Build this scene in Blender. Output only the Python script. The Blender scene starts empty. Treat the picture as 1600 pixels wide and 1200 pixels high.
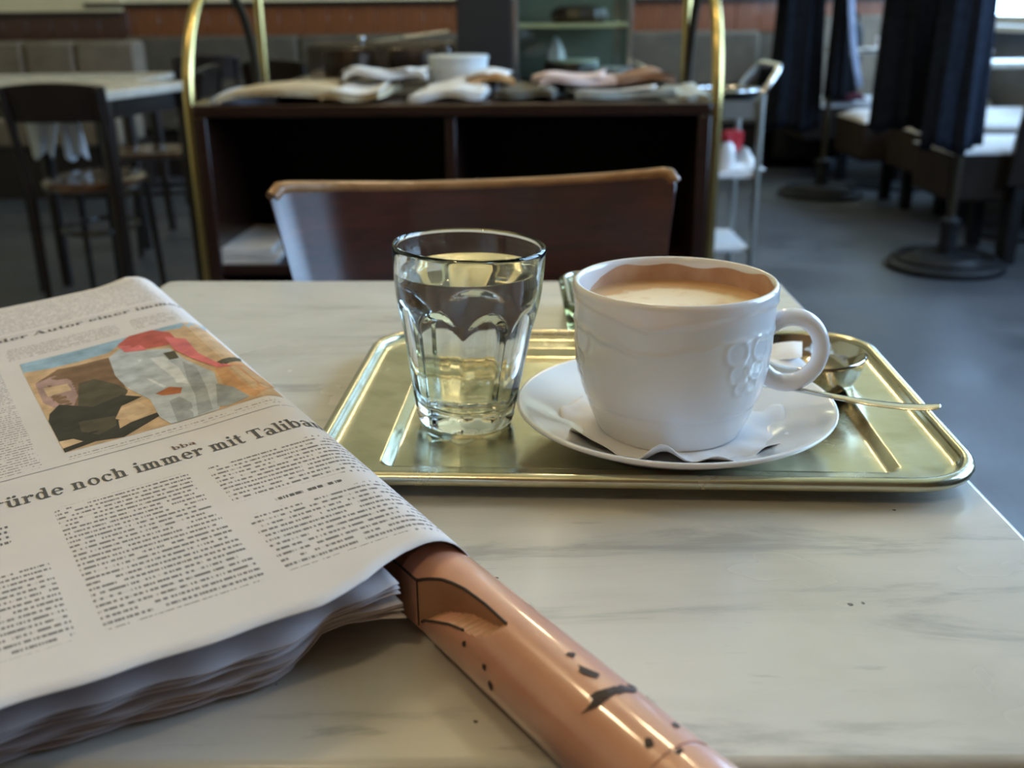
import bpy, bmesh, math, random
import numpy as np
from mathutils import Vector, Matrix
random.seed(7)
SC = bpy.context.scene
COL = SC.collection
PI = math.pi

# ------------------------------------------------------------------ camera
FPX = 1600.0
PITCH, ROLL = math.radians(20.08), math.radians(0.6)
CAM = np.array([0.0, 0.0, 0.95])
FWD = np.array([0, math.cos(PITCH), -math.sin(PITCH)])
_u0 = np.array([0, math.sin(PITCH), math.cos(PITCH)])
RT = np.array([1.0, 0, 0]) * math.cos(ROLL) - _u0 * math.sin(ROLL)
UP = np.cross(RT, FWD)
cd = bpy.data.cameras.new('camera')
cam = bpy.data.objects.new('camera', cd)
COL.objects.link(cam)
cd.sensor_width = 36.0
cd.lens = 36.0 * FPX / 1600.0
cd.clip_start = 0.02
cd.dof.use_dof = True
cd.dof.focus_distance = 0.41
cd.dof.aperture_fstop = 36.0 / 3.2
M = Matrix(((RT[0], UP[0], -FWD[0]), (RT[1], UP[1], -FWD[1]), (RT[2], UP[2], -FWD[2])))
cam.matrix_world = Matrix.Translation(CAM.tolist()) @ M.to_4x4()
SC.camera = cam

# ------------------------------------------------------------------ exposure, world, lights
SC.view_settings.view_transform = 'Standard'
SC.view_settings.look = 'None'
SC.view_settings.gamma = 1.0
SC.view_settings.use_curve_mapping = False
SC.view_settings.exposure = 0.15
SC.cycles.use_denoising = True
SC.cycles.max_bounces = 14
SC.cycles.transmission_bounces = 12
SC.cycles.transparent_max_bounces = 16
SC.cycles.sample_clamp_indirect = 6.0
SC.cycles.blur_glossy = 0.4

wd = bpy.data.worlds.new('overcast_sky')
SC.world = wd
wd.use_nodes = True
bg = wd.node_tree.nodes['Background']
bg.inputs['Color'].default_value = (0.44, 0.67, 1.0, 1)
bg.inputs['Strength'].default_value = 14.0

ROOM_X0, ROOM_X1, ROOM_Y0, ROOM_Y1, CEIL = -4.6, 2.85, -2.2, 7.0, 3.5
WINS = [(0.45, 2.5), (3.0, 4.6), (5.0, 6.93)]     # openings in the right wall
WIN_Z0, WIN_Z1 = 0.84, 2.95
for (a, b) in WINS:                                        # daylight through each window
    ld = bpy.data.lights.new('window_daylight', 'AREA')
    ld.shape = 'RECTANGLE'
    ld.size, ld.size_y = WIN_Z1 - WIN_Z0, b - a
    ld.cycles.is_portal = True
    lo = bpy.data.objects.new('window_daylight', ld)
    COL.objects.link(lo)
    lo.location = (ROOM_X1 + 0.16, (a + b) / 2, (WIN_Z0 + WIN_Z1) / 2)
    lo.rotation_euler = (0, PI / 2, 0) 
LAMPS = [(-1.0, 1.5), (0.15, 2.3), (0.6, 4.8), (-0.6, -0.9)]
LAMP_WHERE = ['above the table left of the tray', 'above the newspaper trolley', 'over the aisle by the farther coat rack', 'behind the viewer']
LAMP_POWER = 62.0
LAMP_COL = (1.0, 0.77, 0.47)

# ------------------------------------------------------------------ projection helpers (pixel -> place in the room)
def ray(x, y):
    return FWD + RT * (x - 800) / FPX + UP * (600 - y) / FPX
def at(x, y, z=None, Y=None):
    d = ray(x, y)
    t = (z - CAM[2]) / d[2] if z is not None else Y / d[1]
    return CAM + d * t

# ------------------------------------------------------------------ mesh builder
class MB:
    def __init__(s):
        s.v, s.f, s.m, s.uv = [], [], [], None
    def add(s, vs, fs, mi=0):
        o = len(s.v)
        s.v += [tuple(float(c) for c in p) for p in vs]
        for f in fs:
            s.f.append(tuple(i + o for i in f)); s.m.append(mi)
        return s
    def box(s, x0, x1, y0, y1, z0, z1, mi=0):
        vs = [(x, y, z) for z in (z0, z1) for (x, y) in ((x0, y0), (x1, y0), (x1, y1), (x0, y1))]
        return s.add(vs, [(3, 2, 1, 0), (4, 5, 6, 7), (0, 1, 5, 4), (1, 2, 6, 5), (2, 3, 7, 6), (3, 0, 4, 7)], mi)
    def prism(s, poly, z0, z1, mi=0):
        n = len(poly)
        vs = [(x, y, z0) for x, y in poly] + [(x, y, z1) for x, y in poly]
        fs = [tuple(range(n - 1, -1, -1)), tuple(range(n, 2 * n))]
        fs += [(i, (i + 1) % n, n + (i + 1) % n, n + i) for i in range(n)]
        return s.add(vs, fs, mi)
    def tube(s, pts, r, n=12, caps=True, mi=0, closed=False):
        pts = [Vector(p) for p in pts]
        m = len(pts)
        rs = r if isinstance(r, (list, tuple)) else [r] * m
        vs, prev = [], None
        for i, p in enumerate(pts):
            if closed:
                d = pts[(i + 1) % m] - pts[i - 1]
            else:
                d = pts[min(i + 1, m - 1)] - pts[max(i - 1, 0)]
            d.normalize()
            if prev is None:
                ref = Vector((0, 0, 1)) if abs(d.z) < 0.9 else Vector((1, 0, 0))
                u = d.cross(ref).normalized()
            else:
                u = (prev - d * prev.dot(d)).normalized()
            prev = u
            w = d.cross(u)
            for k in range(n):
                a = 2 * PI * k / n
                q = p + (u * math.cos(a) + w * math.sin(a)) * rs[i]
                vs.append(tuple(q))
        fs = []
        mm = m if closed else m - 1
        for i in range(mm):
            j = (i + 1) % m
            for k in range(n):
                l = (k + 1) % n
                fs.append((i * n + k, i * n + l, j * n + l, j * n + k))
        if caps and not closed:
            fs.append(tuple(range(n - 1, -1, -1)))
            fs.append(tuple((m - 1) * n + k for k in range(n)))
        return s.add(vs, fs, mi)
    def lathe(s, prof, n=48, c=(0, 0, 0), fn=None, mi=0, closed=False):
        vs = []
        for (r, z) in prof:
            for k in range(n):
                a = 2 * PI * k / n
                rr, zz = (r, z) if fn is None else fn(r, z, a)
                vs.append((c[0] + rr * math.cos(a), c[1] + rr * math.sin(a), c[2] + zz))
        fs = []
        m = len(prof)
        for i in range(m if closed else m - 1):
            j = (i + 1) % m
            for k in range(n):
                l = (k + 1) % n
                fs.append((i * n + k, i * n + l, j * n + l, j * n + k))
        if not closed:
            if prof[0][0] > 1e-6: fs.append(tuple(range(n - 1, -1, -1)))
            if prof[-1][0] > 1e-6: fs.append(tuple((m - 1) * n + k for k in range(n)))
        return s.add(vs, fs, mi)
    def grid(s, fn, nu, nv, mi=0, closeu=False):
        vs = [fn(i / (nu if closeu else nu - 1), j / (nv - 1)) for j in range(nv) for i in range(nu)]
        fs = []
        for j in range(nv - 1):
            for i in range(nu if closeu else nu - 1):
                k = (i + 1) % nu
                fs.append((j * nu + i, j * nu + k, (j + 1) * nu + k, (j + 1) * nu + i))
        return s.add(vs, fs, mi)
    def xf(s, mat, start=0):
        s.v[start:] = [tuple(mat @ Vector(p)) for p in s.v[start:]]
        return s
    def build(s, name, mat, parent=None, smooth=True, bevel=0.0, seg=2, angle=38, solid=0.0, subsurf=0, uv=None, weld=True):
        me = bpy.data.meshes.new(name)
        off = np.array(parent_off(parent))
        me.from_pydata([tuple(np.array(p) - off) for p in s.v], [], s.f)
        mats = mat if isinstance(mat, (list, tuple)) else [mat]
        for mm in mats: me.materials.append(mm)
        if len(mats) > 1: me.polygons.foreach_set('material_index', s.m)
        if uv is not None:
            l = me.uv_layers.new(name='UVMap')
            for lp in me.loops: l.data[lp.index].uv = uv[lp.vertex_index]
        bm = bmesh.new(); bm.from_mesh(me)
        if weld and uv is None: bmesh.ops.remove_doubles(bm, verts=bm.verts, dist=1e-6)
        if uv is None: bmesh.ops.recalc_face_normals(bm, faces=bm.faces)
        bm.to_mesh(me); bm.free()
        if smooth:
            me.polygons.foreach_set('use_smooth', [True] * len(me.polygons))
            me.set_sharp_from_angle(angle=math.radians(angle))
        ob = bpy.data.objects.new(name, me)
        COL.objects.link(ob)
        if parent is not None: ob.parent = parent
        if solid:
            md = ob.modifiers.new('thickness', 'SOLIDIFY'); md.thickness = abs(solid); md.offset = -1 if solid > 0 else 1
        if subsurf:
            md = ob.modifiers.new('round', 'SUBSURF'); md.levels = md.render_levels = subsurf
        if bevel:
            md = ob.modifiers.new('soft_edges', 'BEVEL'); md.width = bevel; md.segments = seg
            md.limit_method = 'ANGLE'; md.angle_limit = math.radians(40)
        return ob

def parent_off(p):
    o = np.zeros(3)
    while p is not None:
        o = o + np.array(p.location); p = p.parent
    return o
def thing(name, label, cat, loc=(0, 0, 0), group=None):
    o = bpy.data.objects.new(name, None)
    o.empty_display_size = 0.05
    COL.objects.link(o); o.location = [float(c) for c in loc]
    return tag(o, label, cat, group)
def tag(o, label=None, cat=None, group=None, kind=None):
    if label: o['label'] = label
    if cat: o['category'] = cat
    if group: o['group'] = group
    if kind: o['kind'] = kind
    return o
def structure(o): o['kind'] = 'structure'; return o
def copy_tree(o, parent=None):
    c = o.copy(); COL.objects.link(c)
    if parent is not None: c.parent = parent
    for ch in o.children: copy_tree(ch, c)
    return c
def arc(c, r, a0, a1, n, plane='xz', ry=None):
    ry = r if ry is None else ry
    out = []
    for i in range(n + 1):
        a = a0 + (a1 - a0) * i / n
        p, q = r * math.cos(a), ry * math.sin(a)
        out.append((c[0] + p, c[1], c[2] + q) if plane == 'xz' else (c[0], c[1] + p, c[2] + q) if plane == 'yz' else (c[0] + p, c[1] + q, c[2]))
    return out

# ------------------------------------------------------------------ materials
def mat(name, col, rough=0.5, metal=0.0, spec=0.5, coat=0.0, **kw):
    m = bpy.data.materials.new(name); m.use_nodes = True
    b = m.node_tree.nodes['Principled BSDF']
    b.inputs['Base Color'].default_value = (*col, 1)
    b.inputs['Roughness'].default_value = rough
    b.inputs['Metallic'].default_value = metal
    b.inputs['Specular IOR Level'].default_value = spec
    b.inputs['Coat Weight'].default_value = coat
    for k, v in kw.items(): b.inputs[k.replace('_', ' ')].default_value = v
    return m
class NT:
    def __init__(s, m):
        s.m = m; s.t = m.node_tree; s.b = s.t.nodes['Principled BSDF']; s.L = s.t.links
    def n(s, typ, **kw):
        x = s.t.nodes.new(typ)
        for k, v in kw.items(): setattr(x, k, v)
        return x
    def coord(s, scale=(1, 1, 1), rot=(0, 0, 0), kind='Object'):
        tc = s.n('ShaderNodeTexCoord'); mp = s.n('ShaderNodeMapping')
        mp.inputs['Scale'].default_value = scale; mp.inputs['Rotation'].default_value = rot
        s.L.new(tc.outputs[kind], mp.inputs['Vector']); return mp.outputs['Vector']
    def noise(s, vec, scale, detail=4, rough=0.55, dist=0.0):
        x = s.n('ShaderNodeTexNoise'); x.inputs['Scale'].default_value = scale
        x.inputs['Detail'].default_value = detail; x.inputs['Roughness'].default_value = rough
        x.inputs['Distortion'].default_value = dist
        s.L.new(vec, x.inputs['Vector']); return x.outputs['Fac']
    def ramp(s, fac, stops):
        x = s.n('ShaderNodeValToRGB'); e = x.color_ramp.elements
        while len(e) < len(stops): e.new(0.5)
        for i, (p, c) in enumerate(stops):
            e[i].position = p; e[i].color = (*c, 1) if len(c) == 3 else c
        s.L.new(fac, x.inputs['Fac']); return x.outputs['Color']
    def math(s, op, a, b=None):
        x = s.n('ShaderNodeMath', operation=op)
        for i, v in enumerate((a, b)):
            if v is None: continue
            if isinstance(v, (int, float)): x.inputs[i].default_value = v
            else: s.L.new(v, x.inputs[i])
        return x.outputs[0]
    def mix(s, fac, a, b, mode='MIX'):
        x = s.n('ShaderNodeMix', data_type='RGBA', blend_type=mode)
        for i, v in ((0, fac), (6, a), (7, b)):
            if isinstance(v, (int, float)): x.inputs[i].default_value = v
            elif isinstance(v, tuple): x.inputs[i].default_value = (*v, 1)
            else: s.L.new(v, x.inputs[i])
        return x.outputs[2]
    def color(s, c): s.L.new(c, s.b.inputs['Base Color'])
    def rough(s, c): s.L.new(c, s.b.inputs['Roughness'])
    def bump(s, h, strength=0.3, dist=0.002):
        x = s.n('ShaderNodeBump'); x.inputs['Strength'].default_value = strength; x.inputs['Distance'].default_value = dist
        s.L.new(h, x.inputs['Height']); s.L.new(x.outputs['Normal'], s.b.inputs['Normal'])
def noisy(name, c0, c1, scale=8, rough=0.5, metal=0.0, stretch=(1, 1, 1), bump=0.0, **kw):
    m = mat(name, c0, rough, metal, **kw); t = NT(m); v = t.coord(stretch)
    f = t.noise(v, scale, 5)
    t.color(t.ramp(f, [(0.3, c0), (0.7, c1)]))
    if bump: t.bump(f, bump)
    return m
def wood(name, c0, c1, c2, stretch=(1, 14, 14), scale=3.0, rough=0.35, coat=0.2, **kw):
    m = mat(name, c0, rough, coat=coat, **kw); t = NT(m); v = t.coord(stretch)
    f = t.noise(v, scale, 6, 0.6, 1.2); g = t.noise(v, scale * 6, 3, 0.5)
    c = t.ramp(f, [(0.28, c0), (0.5, c1), (0.72, c2)])
    t.color(t.mix(0.35, c, t.ramp(g, [(0.35, c0), (0.65, c2)])))
    t.bump(g, 0.06, 0.001)
    return m

m_wood_dark = wood('dark_stained_wood', (0.008, 0.006, 0.005), (0.014, 0.009, 0.007), (0.026, 0.015, 0.010), (14, 14, 1))
m_wood_trolley = wood('mahogany_veneer', (0.012, 0.005, 0.003), (0.022, 0.008, 0.005), (0.042, 0.015, 0.008), (2, 14, 14), rough=0.3)
m_wood_black = mat('black_lined_interior', (0.006, 0.005, 0.005), 0.7)
m_chair_panel = wood('varnished_beech_panel', (0.028, 0.009, 0.006), (0.060, 0.014, 0.008), (0.13, 0.028, 0.013), (1.6, 6, 17), 2.2, rough=0.32, coat=0.75, Coat_Roughness=0.28)
m_chair_edge = wood('worn_beech_edge', (0.20, 0.085, 0.03), (0.30, 0.14, 0.05), (0.42, 0.22, 0.09), (3, 14, 14), rough=0.3, coat=0.3)
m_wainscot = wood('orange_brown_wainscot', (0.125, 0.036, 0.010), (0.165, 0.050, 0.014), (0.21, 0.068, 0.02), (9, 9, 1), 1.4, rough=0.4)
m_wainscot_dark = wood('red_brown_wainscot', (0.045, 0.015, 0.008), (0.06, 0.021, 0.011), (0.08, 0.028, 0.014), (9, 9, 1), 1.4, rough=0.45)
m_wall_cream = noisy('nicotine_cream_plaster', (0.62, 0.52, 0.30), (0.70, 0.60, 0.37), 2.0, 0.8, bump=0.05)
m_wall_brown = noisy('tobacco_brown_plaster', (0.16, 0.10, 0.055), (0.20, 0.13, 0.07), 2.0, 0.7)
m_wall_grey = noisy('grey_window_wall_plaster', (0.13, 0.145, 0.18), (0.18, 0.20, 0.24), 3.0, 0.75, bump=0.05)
m_ceiling = noisy('yellowed_ceiling_plaster', (0.66, 0.55, 0.30), (0.72, 0.62, 0.36), 1.6, 0.85)
m_floor = mat('worn_grey_linoleum', (0.10, 0.10, 0.11), 0.38); _t = NT(m_floor); _v = _t.coord()
_f = _t.noise(_v, 3.2, 7, 0.6); _g = _t.noise(_v, 60, 3)
_t.color(_t.mix(0.3, _t.ramp(_f, [(0.3, (0.040, 0.046, 0.060)), (0.7, (0.072, 0.080, 0.100))]), _t.ramp(_g, [(0.3, (0.03, 0.033, 0.04)), (0.7, (0.085, 0.09, 0.10))])))
_t.rough(_t.ramp(_f, [(0.3, (0.32,) * 3), (0.7, (0.55,) * 3)]))
m_brass = noisy('polished_brass', (0.52, 0.39, 0.15), (0.60, 0.47, 0.20), 9, 0.24, 1.0)
m_iron = noisy('black_cast_iron', (0.006, 0.007, 0.009), (0.012, 0.013, 0.016), 20, 0.5, 0.0, bump=0.1, spec=0.25)
m_bronze_and_shade = mat('dark_bronze_and_shaded_brass', (0.05, 0.04, 0.025), 0.45, 0.6)  # bronze on the coat racks; dark stand-in for shade on the trolley hoop
m_chrome = noisy('scuffed_chrome', (0.62, 0.64, 0.66), (0.75, 0.76, 0.77), 14, 0.2, 1.0)
m_steel_dull = noisy('brushed_steel', (0.42, 0.43, 0.40), (0.52, 0.52, 0.48), 20, 0.38, 1.0, (1, 12, 12))
m_spoon = noisy('cutlery_steel', (0.55, 0.54, 0.47), (0.66, 0.65, 0.57), 60, 0.2, 1.0)
m_bowl = noisy('sugar_bowl_steel', (0.60, 0.57, 0.50), (0.70, 0.67, 0.60), 20, 0.09, 1.0)
m_porcelain = mat('white_glazed_porcelain', (0.80, 0.79, 0.80), 0.16, coat=0.3, spec=0.5)
m_porcelain.node_tree.nodes['Principled BSDF'].inputs['Subsurface Weight'].default_value = 0.05
m_napkin = noisy('thin_white_paper', (0.80, 0.79, 0.79), (0.87, 0.86, 0.86), 60, 0.85, bump=0.1)
m_white_cloth = noisy('white_cotton', (0.82, 0.87, 0.93), (0.88, 0.92, 0.96), 40, 0.9, bump=0.1)
m_coat = noisy('black_navy_wool', (0.005, 0.006, 0.009), (0.010, 0.012, 0.018), 30, 0.95, bump=0.2, spec=0.1)
m_coat_lining = noisy('slate_blue_lining', (0.10, 0.12, 0.19), (0.16, 0.19, 0.27), 20, 0.5)
m_coat_blue = noisy('dark_blue_wool', (0.006, 0.009, 0.017), (0.013, 0.019, 0.034), 30, 0.9, bump=0.2, spec=0.15)
m_black_bag = noisy('black_leather', (0.006, 0.006, 0.007), (0.012, 0.012, 0.013), 30, 0.7, spec=0.2)
m_leather = noisy('brown_bench_leather', (0.017, 0.011, 0.008), (0.028, 0.018, 0.013), 12, 0.75, bump=0.1, spec=0.2)
m_bench_top = noisy('seat_sheen_and_shelf_grey', (0.50, 0.50, 0.52), (0.60, 0.60, 0.62), 30, 0.5, bump=0.1)  # on bench seats the window glint on leather is put into this colour
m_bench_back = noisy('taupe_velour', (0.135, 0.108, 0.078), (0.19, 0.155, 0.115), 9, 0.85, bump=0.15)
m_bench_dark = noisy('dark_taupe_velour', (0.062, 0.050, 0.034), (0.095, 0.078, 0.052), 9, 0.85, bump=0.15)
m_win_frame = noisy('painted_window_frame', (0.55, 0.56, 0.56), (0.62, 0.63, 0.63), 10, 0.5)
m_dark_panel = mat('black_lacquer_panel', (0.012, 0.012, 0.012), 0.5)
m_cake = noisy('chocolate_glaze', (0.018, 0.010, 0.008), (0.035, 0.018, 0.012), 14, 0.3)
m_red = mat('red_plastic', (0.5, 0.02, 0.03), 0.4)
m_blueprint = noisy('pale_blue_newsprint', (0.42, 0.50, 0.66), (0.55, 0.62, 0.74), 30, 0.8)

# marble
m_marble = mat('pale_veined_marble', (0.7, 0.69, 0.66), 0.2, spec=0.5); _t = NT(m_marble)
_v = _t.coord((4.2, 20, 6), (0, 0, 0.09)); _f = _t.noise(_v, 1.6, 9, 0.62, 0.5)
_big = _t.noise(_t.coord((1.6, 2.6, 1)), 2.1, 4, 0.6, 0.6)
_base = _t.ramp(_big, [(0.30, (0.46, 0.43, 0.37)), (0.52, (0.57, 0.55, 0.50)), (0.72, (0.62, 0.61, 0.585))])
_vein = _t.ramp(_f, [(0.0, (0.58,) * 3), (0.34, (0.70, 0.71, 0.72)), (0.43, (0.94,) * 3), (0.55, (1, 1, 1))])
_c = _t.mix(1.0, _base, _vein, 'MULTIPLY')
_fine = _t.noise(_t.coord((5, 26, 6), (0, 0, -0.25)), 5.5, 5, 0.6, 0.3)
_c = _t.mix(1.0, _c, _t.ramp(_fine, [(0.26, (0.72, 0.73, 0.74)), (0.36, (1, 1, 1))]), 'MULTIPLY')
_sp = _t.noise(_t.coord((1, 1, 1)), 95, 2, 0.5)
_c = _t.mix(_t.ramp(_sp, [(0.785, (0, 0, 0)), (0.80, (1, 1, 1))]), _c, (0.10, 0.09, 0.08))
_t.color(_c)
_t.rough(_t.ramp(_big, [(0.3, (0.30,) * 3), (0.7, (0.2,) * 3)]))

# tray metal: worn silver with a yellowed tone, scratched
m_tray = mat('worn_silver_plate', (0.66, 0.62, 0.44), 0.16, 1.0); _t = NT(m_tray)
_f = _t.noise(_t.coord(), 26, 6, 0.65, 0.4); _g = _t.noise(_t.coord((1, 1, 1)), 160, 3, 0.6)
_t.color(_t.ramp(_f, [(0.32, (0.48, 0.445, 0.30)), (0.5, (0.57, 0.545, 0.40)), (0.7, (0.63, 0.615, 0.49))]))
_t.rough(_t.ramp(_f, [(0.3, (0.14,) * 3), (0.7, (0.30,) * 3)]))
_t.bump(_t.mix(0.5, _f, _g), 0.10, 0.0012)

# newsprint
PAPER = (0.66, 0.62, 0.60)
m_paper = noisy('newsprint', (0.63, 0.59, 0.575), (0.70, 0.655, 0.635), 14, 0.85, bump=0.06, spec=0.25)
m_paper_shaded = noisy('pinkish_shaded_newsprint', (0.50, 0.43, 0.42), (0.60, 0.53, 0.52), 50, 0.9, spec=0.2)  # lower sheets: their shade put into a darker, pinker newsprint colour
m_ink = mat('printing_ink', (0.10, 0.095, 0.095), 0.8, spec=0.2)
def greek(name, pitch, dark, bold=1.0):
    """flat print: lines of letter-like marks in page metres (UV = across, down)"""
    m = mat(name, PAPER, 0.85, spec=0.25); t = NT(m)
    uv = t.n('ShaderNodeUVMap'); sx = t.n('ShaderNodeSeparateXYZ'); t.L.new(uv.outputs[0], sx.inputs[0])
    u, v = sx.outputs[0], sx.outputs[1]
    ln = t.math('DIVIDE', v, pitch); fr = t.math('FRACT', ln); idx = t.math('FLOOR', ln)
    lm = t.math('MULTIPLY', t.math('GREATER_THAN', fr, 0.25), t.math('LESS_THAN', fr, 0.25 + 0.40 * bold))
    def n2(su, si, sc):
        cb = t.n('ShaderNodeCombineXYZ'); t.L.new(t.math('MULTIPLY', u, su), cb.inputs[0]); t.L.new(t.math('MULTIPLY', idx, si), cb.inputs[1])
        return t.noise(cb.outputs[0], sc, 1, 0.5)
    word = t.math('GREATER_THAN', n2(150.0, 5.31, 1.0), 0.36)
    let = t.math('GREATER_THAN', n2(1150.0, 9.17, 1.0), 0.47)
    ink = t.math('MULTIPLY', t.math('MULTIPLY', lm, word), t.math('ADD', t.math('MULTIPLY', let, 0.88), 0.12))
    tc = t.noise(t.coord(), 14, 5)
    t.color(t.mix(t.math('MULTIPLY', ink, dark), t.ramp(tc, [(0.3, (0.63, 0.59, 0.575)), (0.7, (0.70, 0.655, 0.635))]), (0.06, 0.055, 0.055)))
    return m
m_text = greek('body_text_print', 0.0037, 0.78)
m_text_small = greek('caption_print', 0.0030, 0.55)
m_text_bold = greek('deck_print', 0.0046, 0.9, 1.15)

m_pink = mat('chipped_pink_paint', (0.62, 0.31, 0.22), 0.28, coat=0.8); _t = NT(m_pink)
_f = _t.noise(_t.coord(), 30, 5); _t.color(_t.ramp(_f, [(0.3, (0.56, 0.27, 0.185)), (0.7, (0.66, 0.345, 0.25))]))
m_pink.node_tree.nodes['Principled BSDF'].inputs['Coat Roughness'].default_value = 0.07
_t.bump(_t.noise(_t.coord(), 90, 3), 0.06, 0.001)
m_pinkcut = noisy('bare_cut_wood', (0.40, 0.20, 0.11), (0.50, 0.27, 0.16), 40, 0.55, stretch=(1, 1, 4))
m_chip = mat('bare_dark_wood_chip', (0.05, 0.03, 0.025), 0.7)

m_glass = bpy.data.materials.new('clear_glass'); m_glass.use_nodes = True
def glassify(m, ior, col=(1, 1, 1), rough=0.0):
    nt = m.node_tree; nt.nodes.clear()
    g = nt.nodes.new('ShaderNodeBsdfGlass'); g.inputs['IOR'].default_value = ior; g.inputs['Color'].default_value = (*col, 1)
    g.inputs['Roughness'].default_value = rough
    o = nt.nodes.new('ShaderNodeOutputMaterial'); nt.links.new(g.outputs[0], o.inputs[0])
glassify(m_glass, 1.5, (0.985, 0.99, 0.975))
m_water = bpy.data.materials.new('still_water'); m_water.use_nodes = True; glassify(m_water, 1.33, (0.99, 1, 0.99))
def pane_mat(name, tint, refl=0.10, rough=0.02):
    m = bpy.data.materials.new(name); m.use_nodes = True; nt = m.node_tree; nt.nodes.clear()
    a = nt.nodes.new('ShaderNodeBsdfTransparent'); a.inputs[0].default_value = (*tint, 1)
    g = nt.nodes.new('ShaderNodeBsdfGlossy'); g.inputs['Roughness'].default_value = rough
    lw = nt.nodes.new('ShaderNodeLayerWeight'); lw.inputs[0].default_value = 0.5
    pw = nt.nodes.new('ShaderNodeMath'); pw.operation = 'POWER'; pw.inputs[1].default_value = 4.0
    fr = nt.nodes.new('ShaderNodeMath'); fr.operation = 'MULTIPLY_ADD'; fr.inputs[1].default_value = 0.9; fr.inputs[2].default_value = 0.035
    nt.links.new(lw.outputs['Facing'], pw.inputs[0]); nt.links.new(pw.outputs[0], fr.inputs[0])
    mx = nt.nodes.new('ShaderNodeMixShader'); o = nt.nodes.new('ShaderNodeOutputMaterial')
    nt.links.new(fr.outputs[0], mx.inputs[0]); nt.links.new(a.outputs[0], mx.inputs[1]); nt.links.new(g.outputs[0], mx.inputs[2]); nt.links.new(mx.outputs[0], o.inputs[0])
    return m
m_pane = pane_mat('window_pane_glass', (0.95, 0.97, 0.97))
m_vitrine_glass = pane_mat('vitrine_glass', (0.86, 0.89, 0.86))
m_acrylic = pane_mat('smoked_acrylic', (0.62, 0.55, 0.50), 0.2, 0.08)
def emit(name, col, s):
    m = bpy.data.materials.new(name); m.use_nodes = True; nt = m.node_tree; nt.nodes.clear()
    e = nt.nodes.new('ShaderNodeEmission'); e.inputs[0].default_value = (*col, 1); e.inputs[1].default_value = s
    o = nt.nodes.new('ShaderNodeOutputMaterial'); nt.links.new(e.outputs[0], o.inputs[0]); return m
m_lamp = emit('lit_opal_globe', LAMP_COL, LAMP_POWER)

# coffee foam
m_foam = mat('milk_foam_on_coffee', (0.5, 0.3, 0.15), 0.45); _t = NT(m_foam)
_tc = _t.n('ShaderNodeTexCoord'); _len = _t.n('ShaderNodeVectorMath', operation='LENGTH')
_mp = _t.n('ShaderNodeMapping'); _mp.inputs['Location'].default_value = (0.001, 0.006, 0); _mp.inputs['Scale'].default_value = (0.86, 1.0, 1)
_t.L.new(_tc.outputs['Object'], _mp.inputs[0])
_nz = _t.noise(_tc.outputs['Object'], 90, 4, 0.6)
_t.L.new(_mp.outputs[0], _len.inputs[0])
_rad = _t.math('ADD', _len.outputs['Value'], _t.math('MULTIPLY', _t.math('SUBTRACT', _nz, 0.5), 0.016))
_c = _t.ramp(_t.math('MULTIPLY', _rad, 20.0), [(0.0, (0.80, 0.71, 0.56)), (0.56, (0.78, 0.66, 0.47)), (0.68, (0.60, 0.37, 0.18)), (1.0, (0.50, 0.27, 0.13))])
_blot = _t.noise(_tc.outputs['Object'], 70, 3)
_t.color(_t.mix(_t.ramp(_blot, [(0.58, (0, 0, 0)), (0.72, (0.6, 0.6, 0.6))]), _c, (0.55, 0.36, 0.18)))
_t.bump(_nz, 0.2, 0.001)
m_foam_ring = noisy('brown_foam_residue', (0.46, 0.24, 0.13), (0.60, 0.38, 0.24), 60, 0.5)

# ================================================================== ROOM
X0, X1, Y0, Y1 = ROOM_X0, ROOM_X1, ROOM_Y0, ROOM_Y1
structure(MB().box(X0 - .2, X1 + .2, Y0 - .2, Y1 + .2, -0.1, 0).build('floor', m_floor, smooth=False))
structure(MB().box(X0 - .2, X1 + .2, Y0 - .2, Y1 + .2, CEIL, CEIL + .1).build('ceiling', m_ceiling, smooth=False))
WAIN = 0.985                                             # top of the panelling
WAIN0 = 0.80
wb = structure(MB().box(X0, X1, Y1, Y1 + .2, 0, CEIL).build('wall_back', m_wall_cream, smooth=False))
def boards(wall, x0, x1, yf, z0, z1, m, w=0.155, thick=0.02):
    n = int(round((x1 - x0) / w)); w = (x1 - x0) / n
    first = None
    for i in range(n):
        if first is None:
            first = MB().box(-w / 2 + .0015, w / 2 - .0015, -thick, 0, z0, z1).build('panel_board', m, wall, bevel=0.003, seg=1)
            o = first
        else:
            o = first.copy(); COL.objects.link(o)
        o.location = (x0 + w * (i + .5), yf - random.uniform(0, 0.003), 0)
boards(wb, -2.70, X1, Y1, WAIN0, WAIN, m_wainscot)
structure(MB().box(-2.7, X1, Y1 - .014, Y1, .10, WAIN0).build('trim_4', m_bench_dark))
structure(MB().box(-2.7, X1, Y1 - .05, Y1, WAIN, WAIN + .03).build('trim_1', m_wood_dark, bevel=.006))
structure(MB().box(-2.7, X1, Y1 - .035, Y1, 0.0, 0.10).build('baseboard_back', m_wood_dark, bevel=.006))
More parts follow.
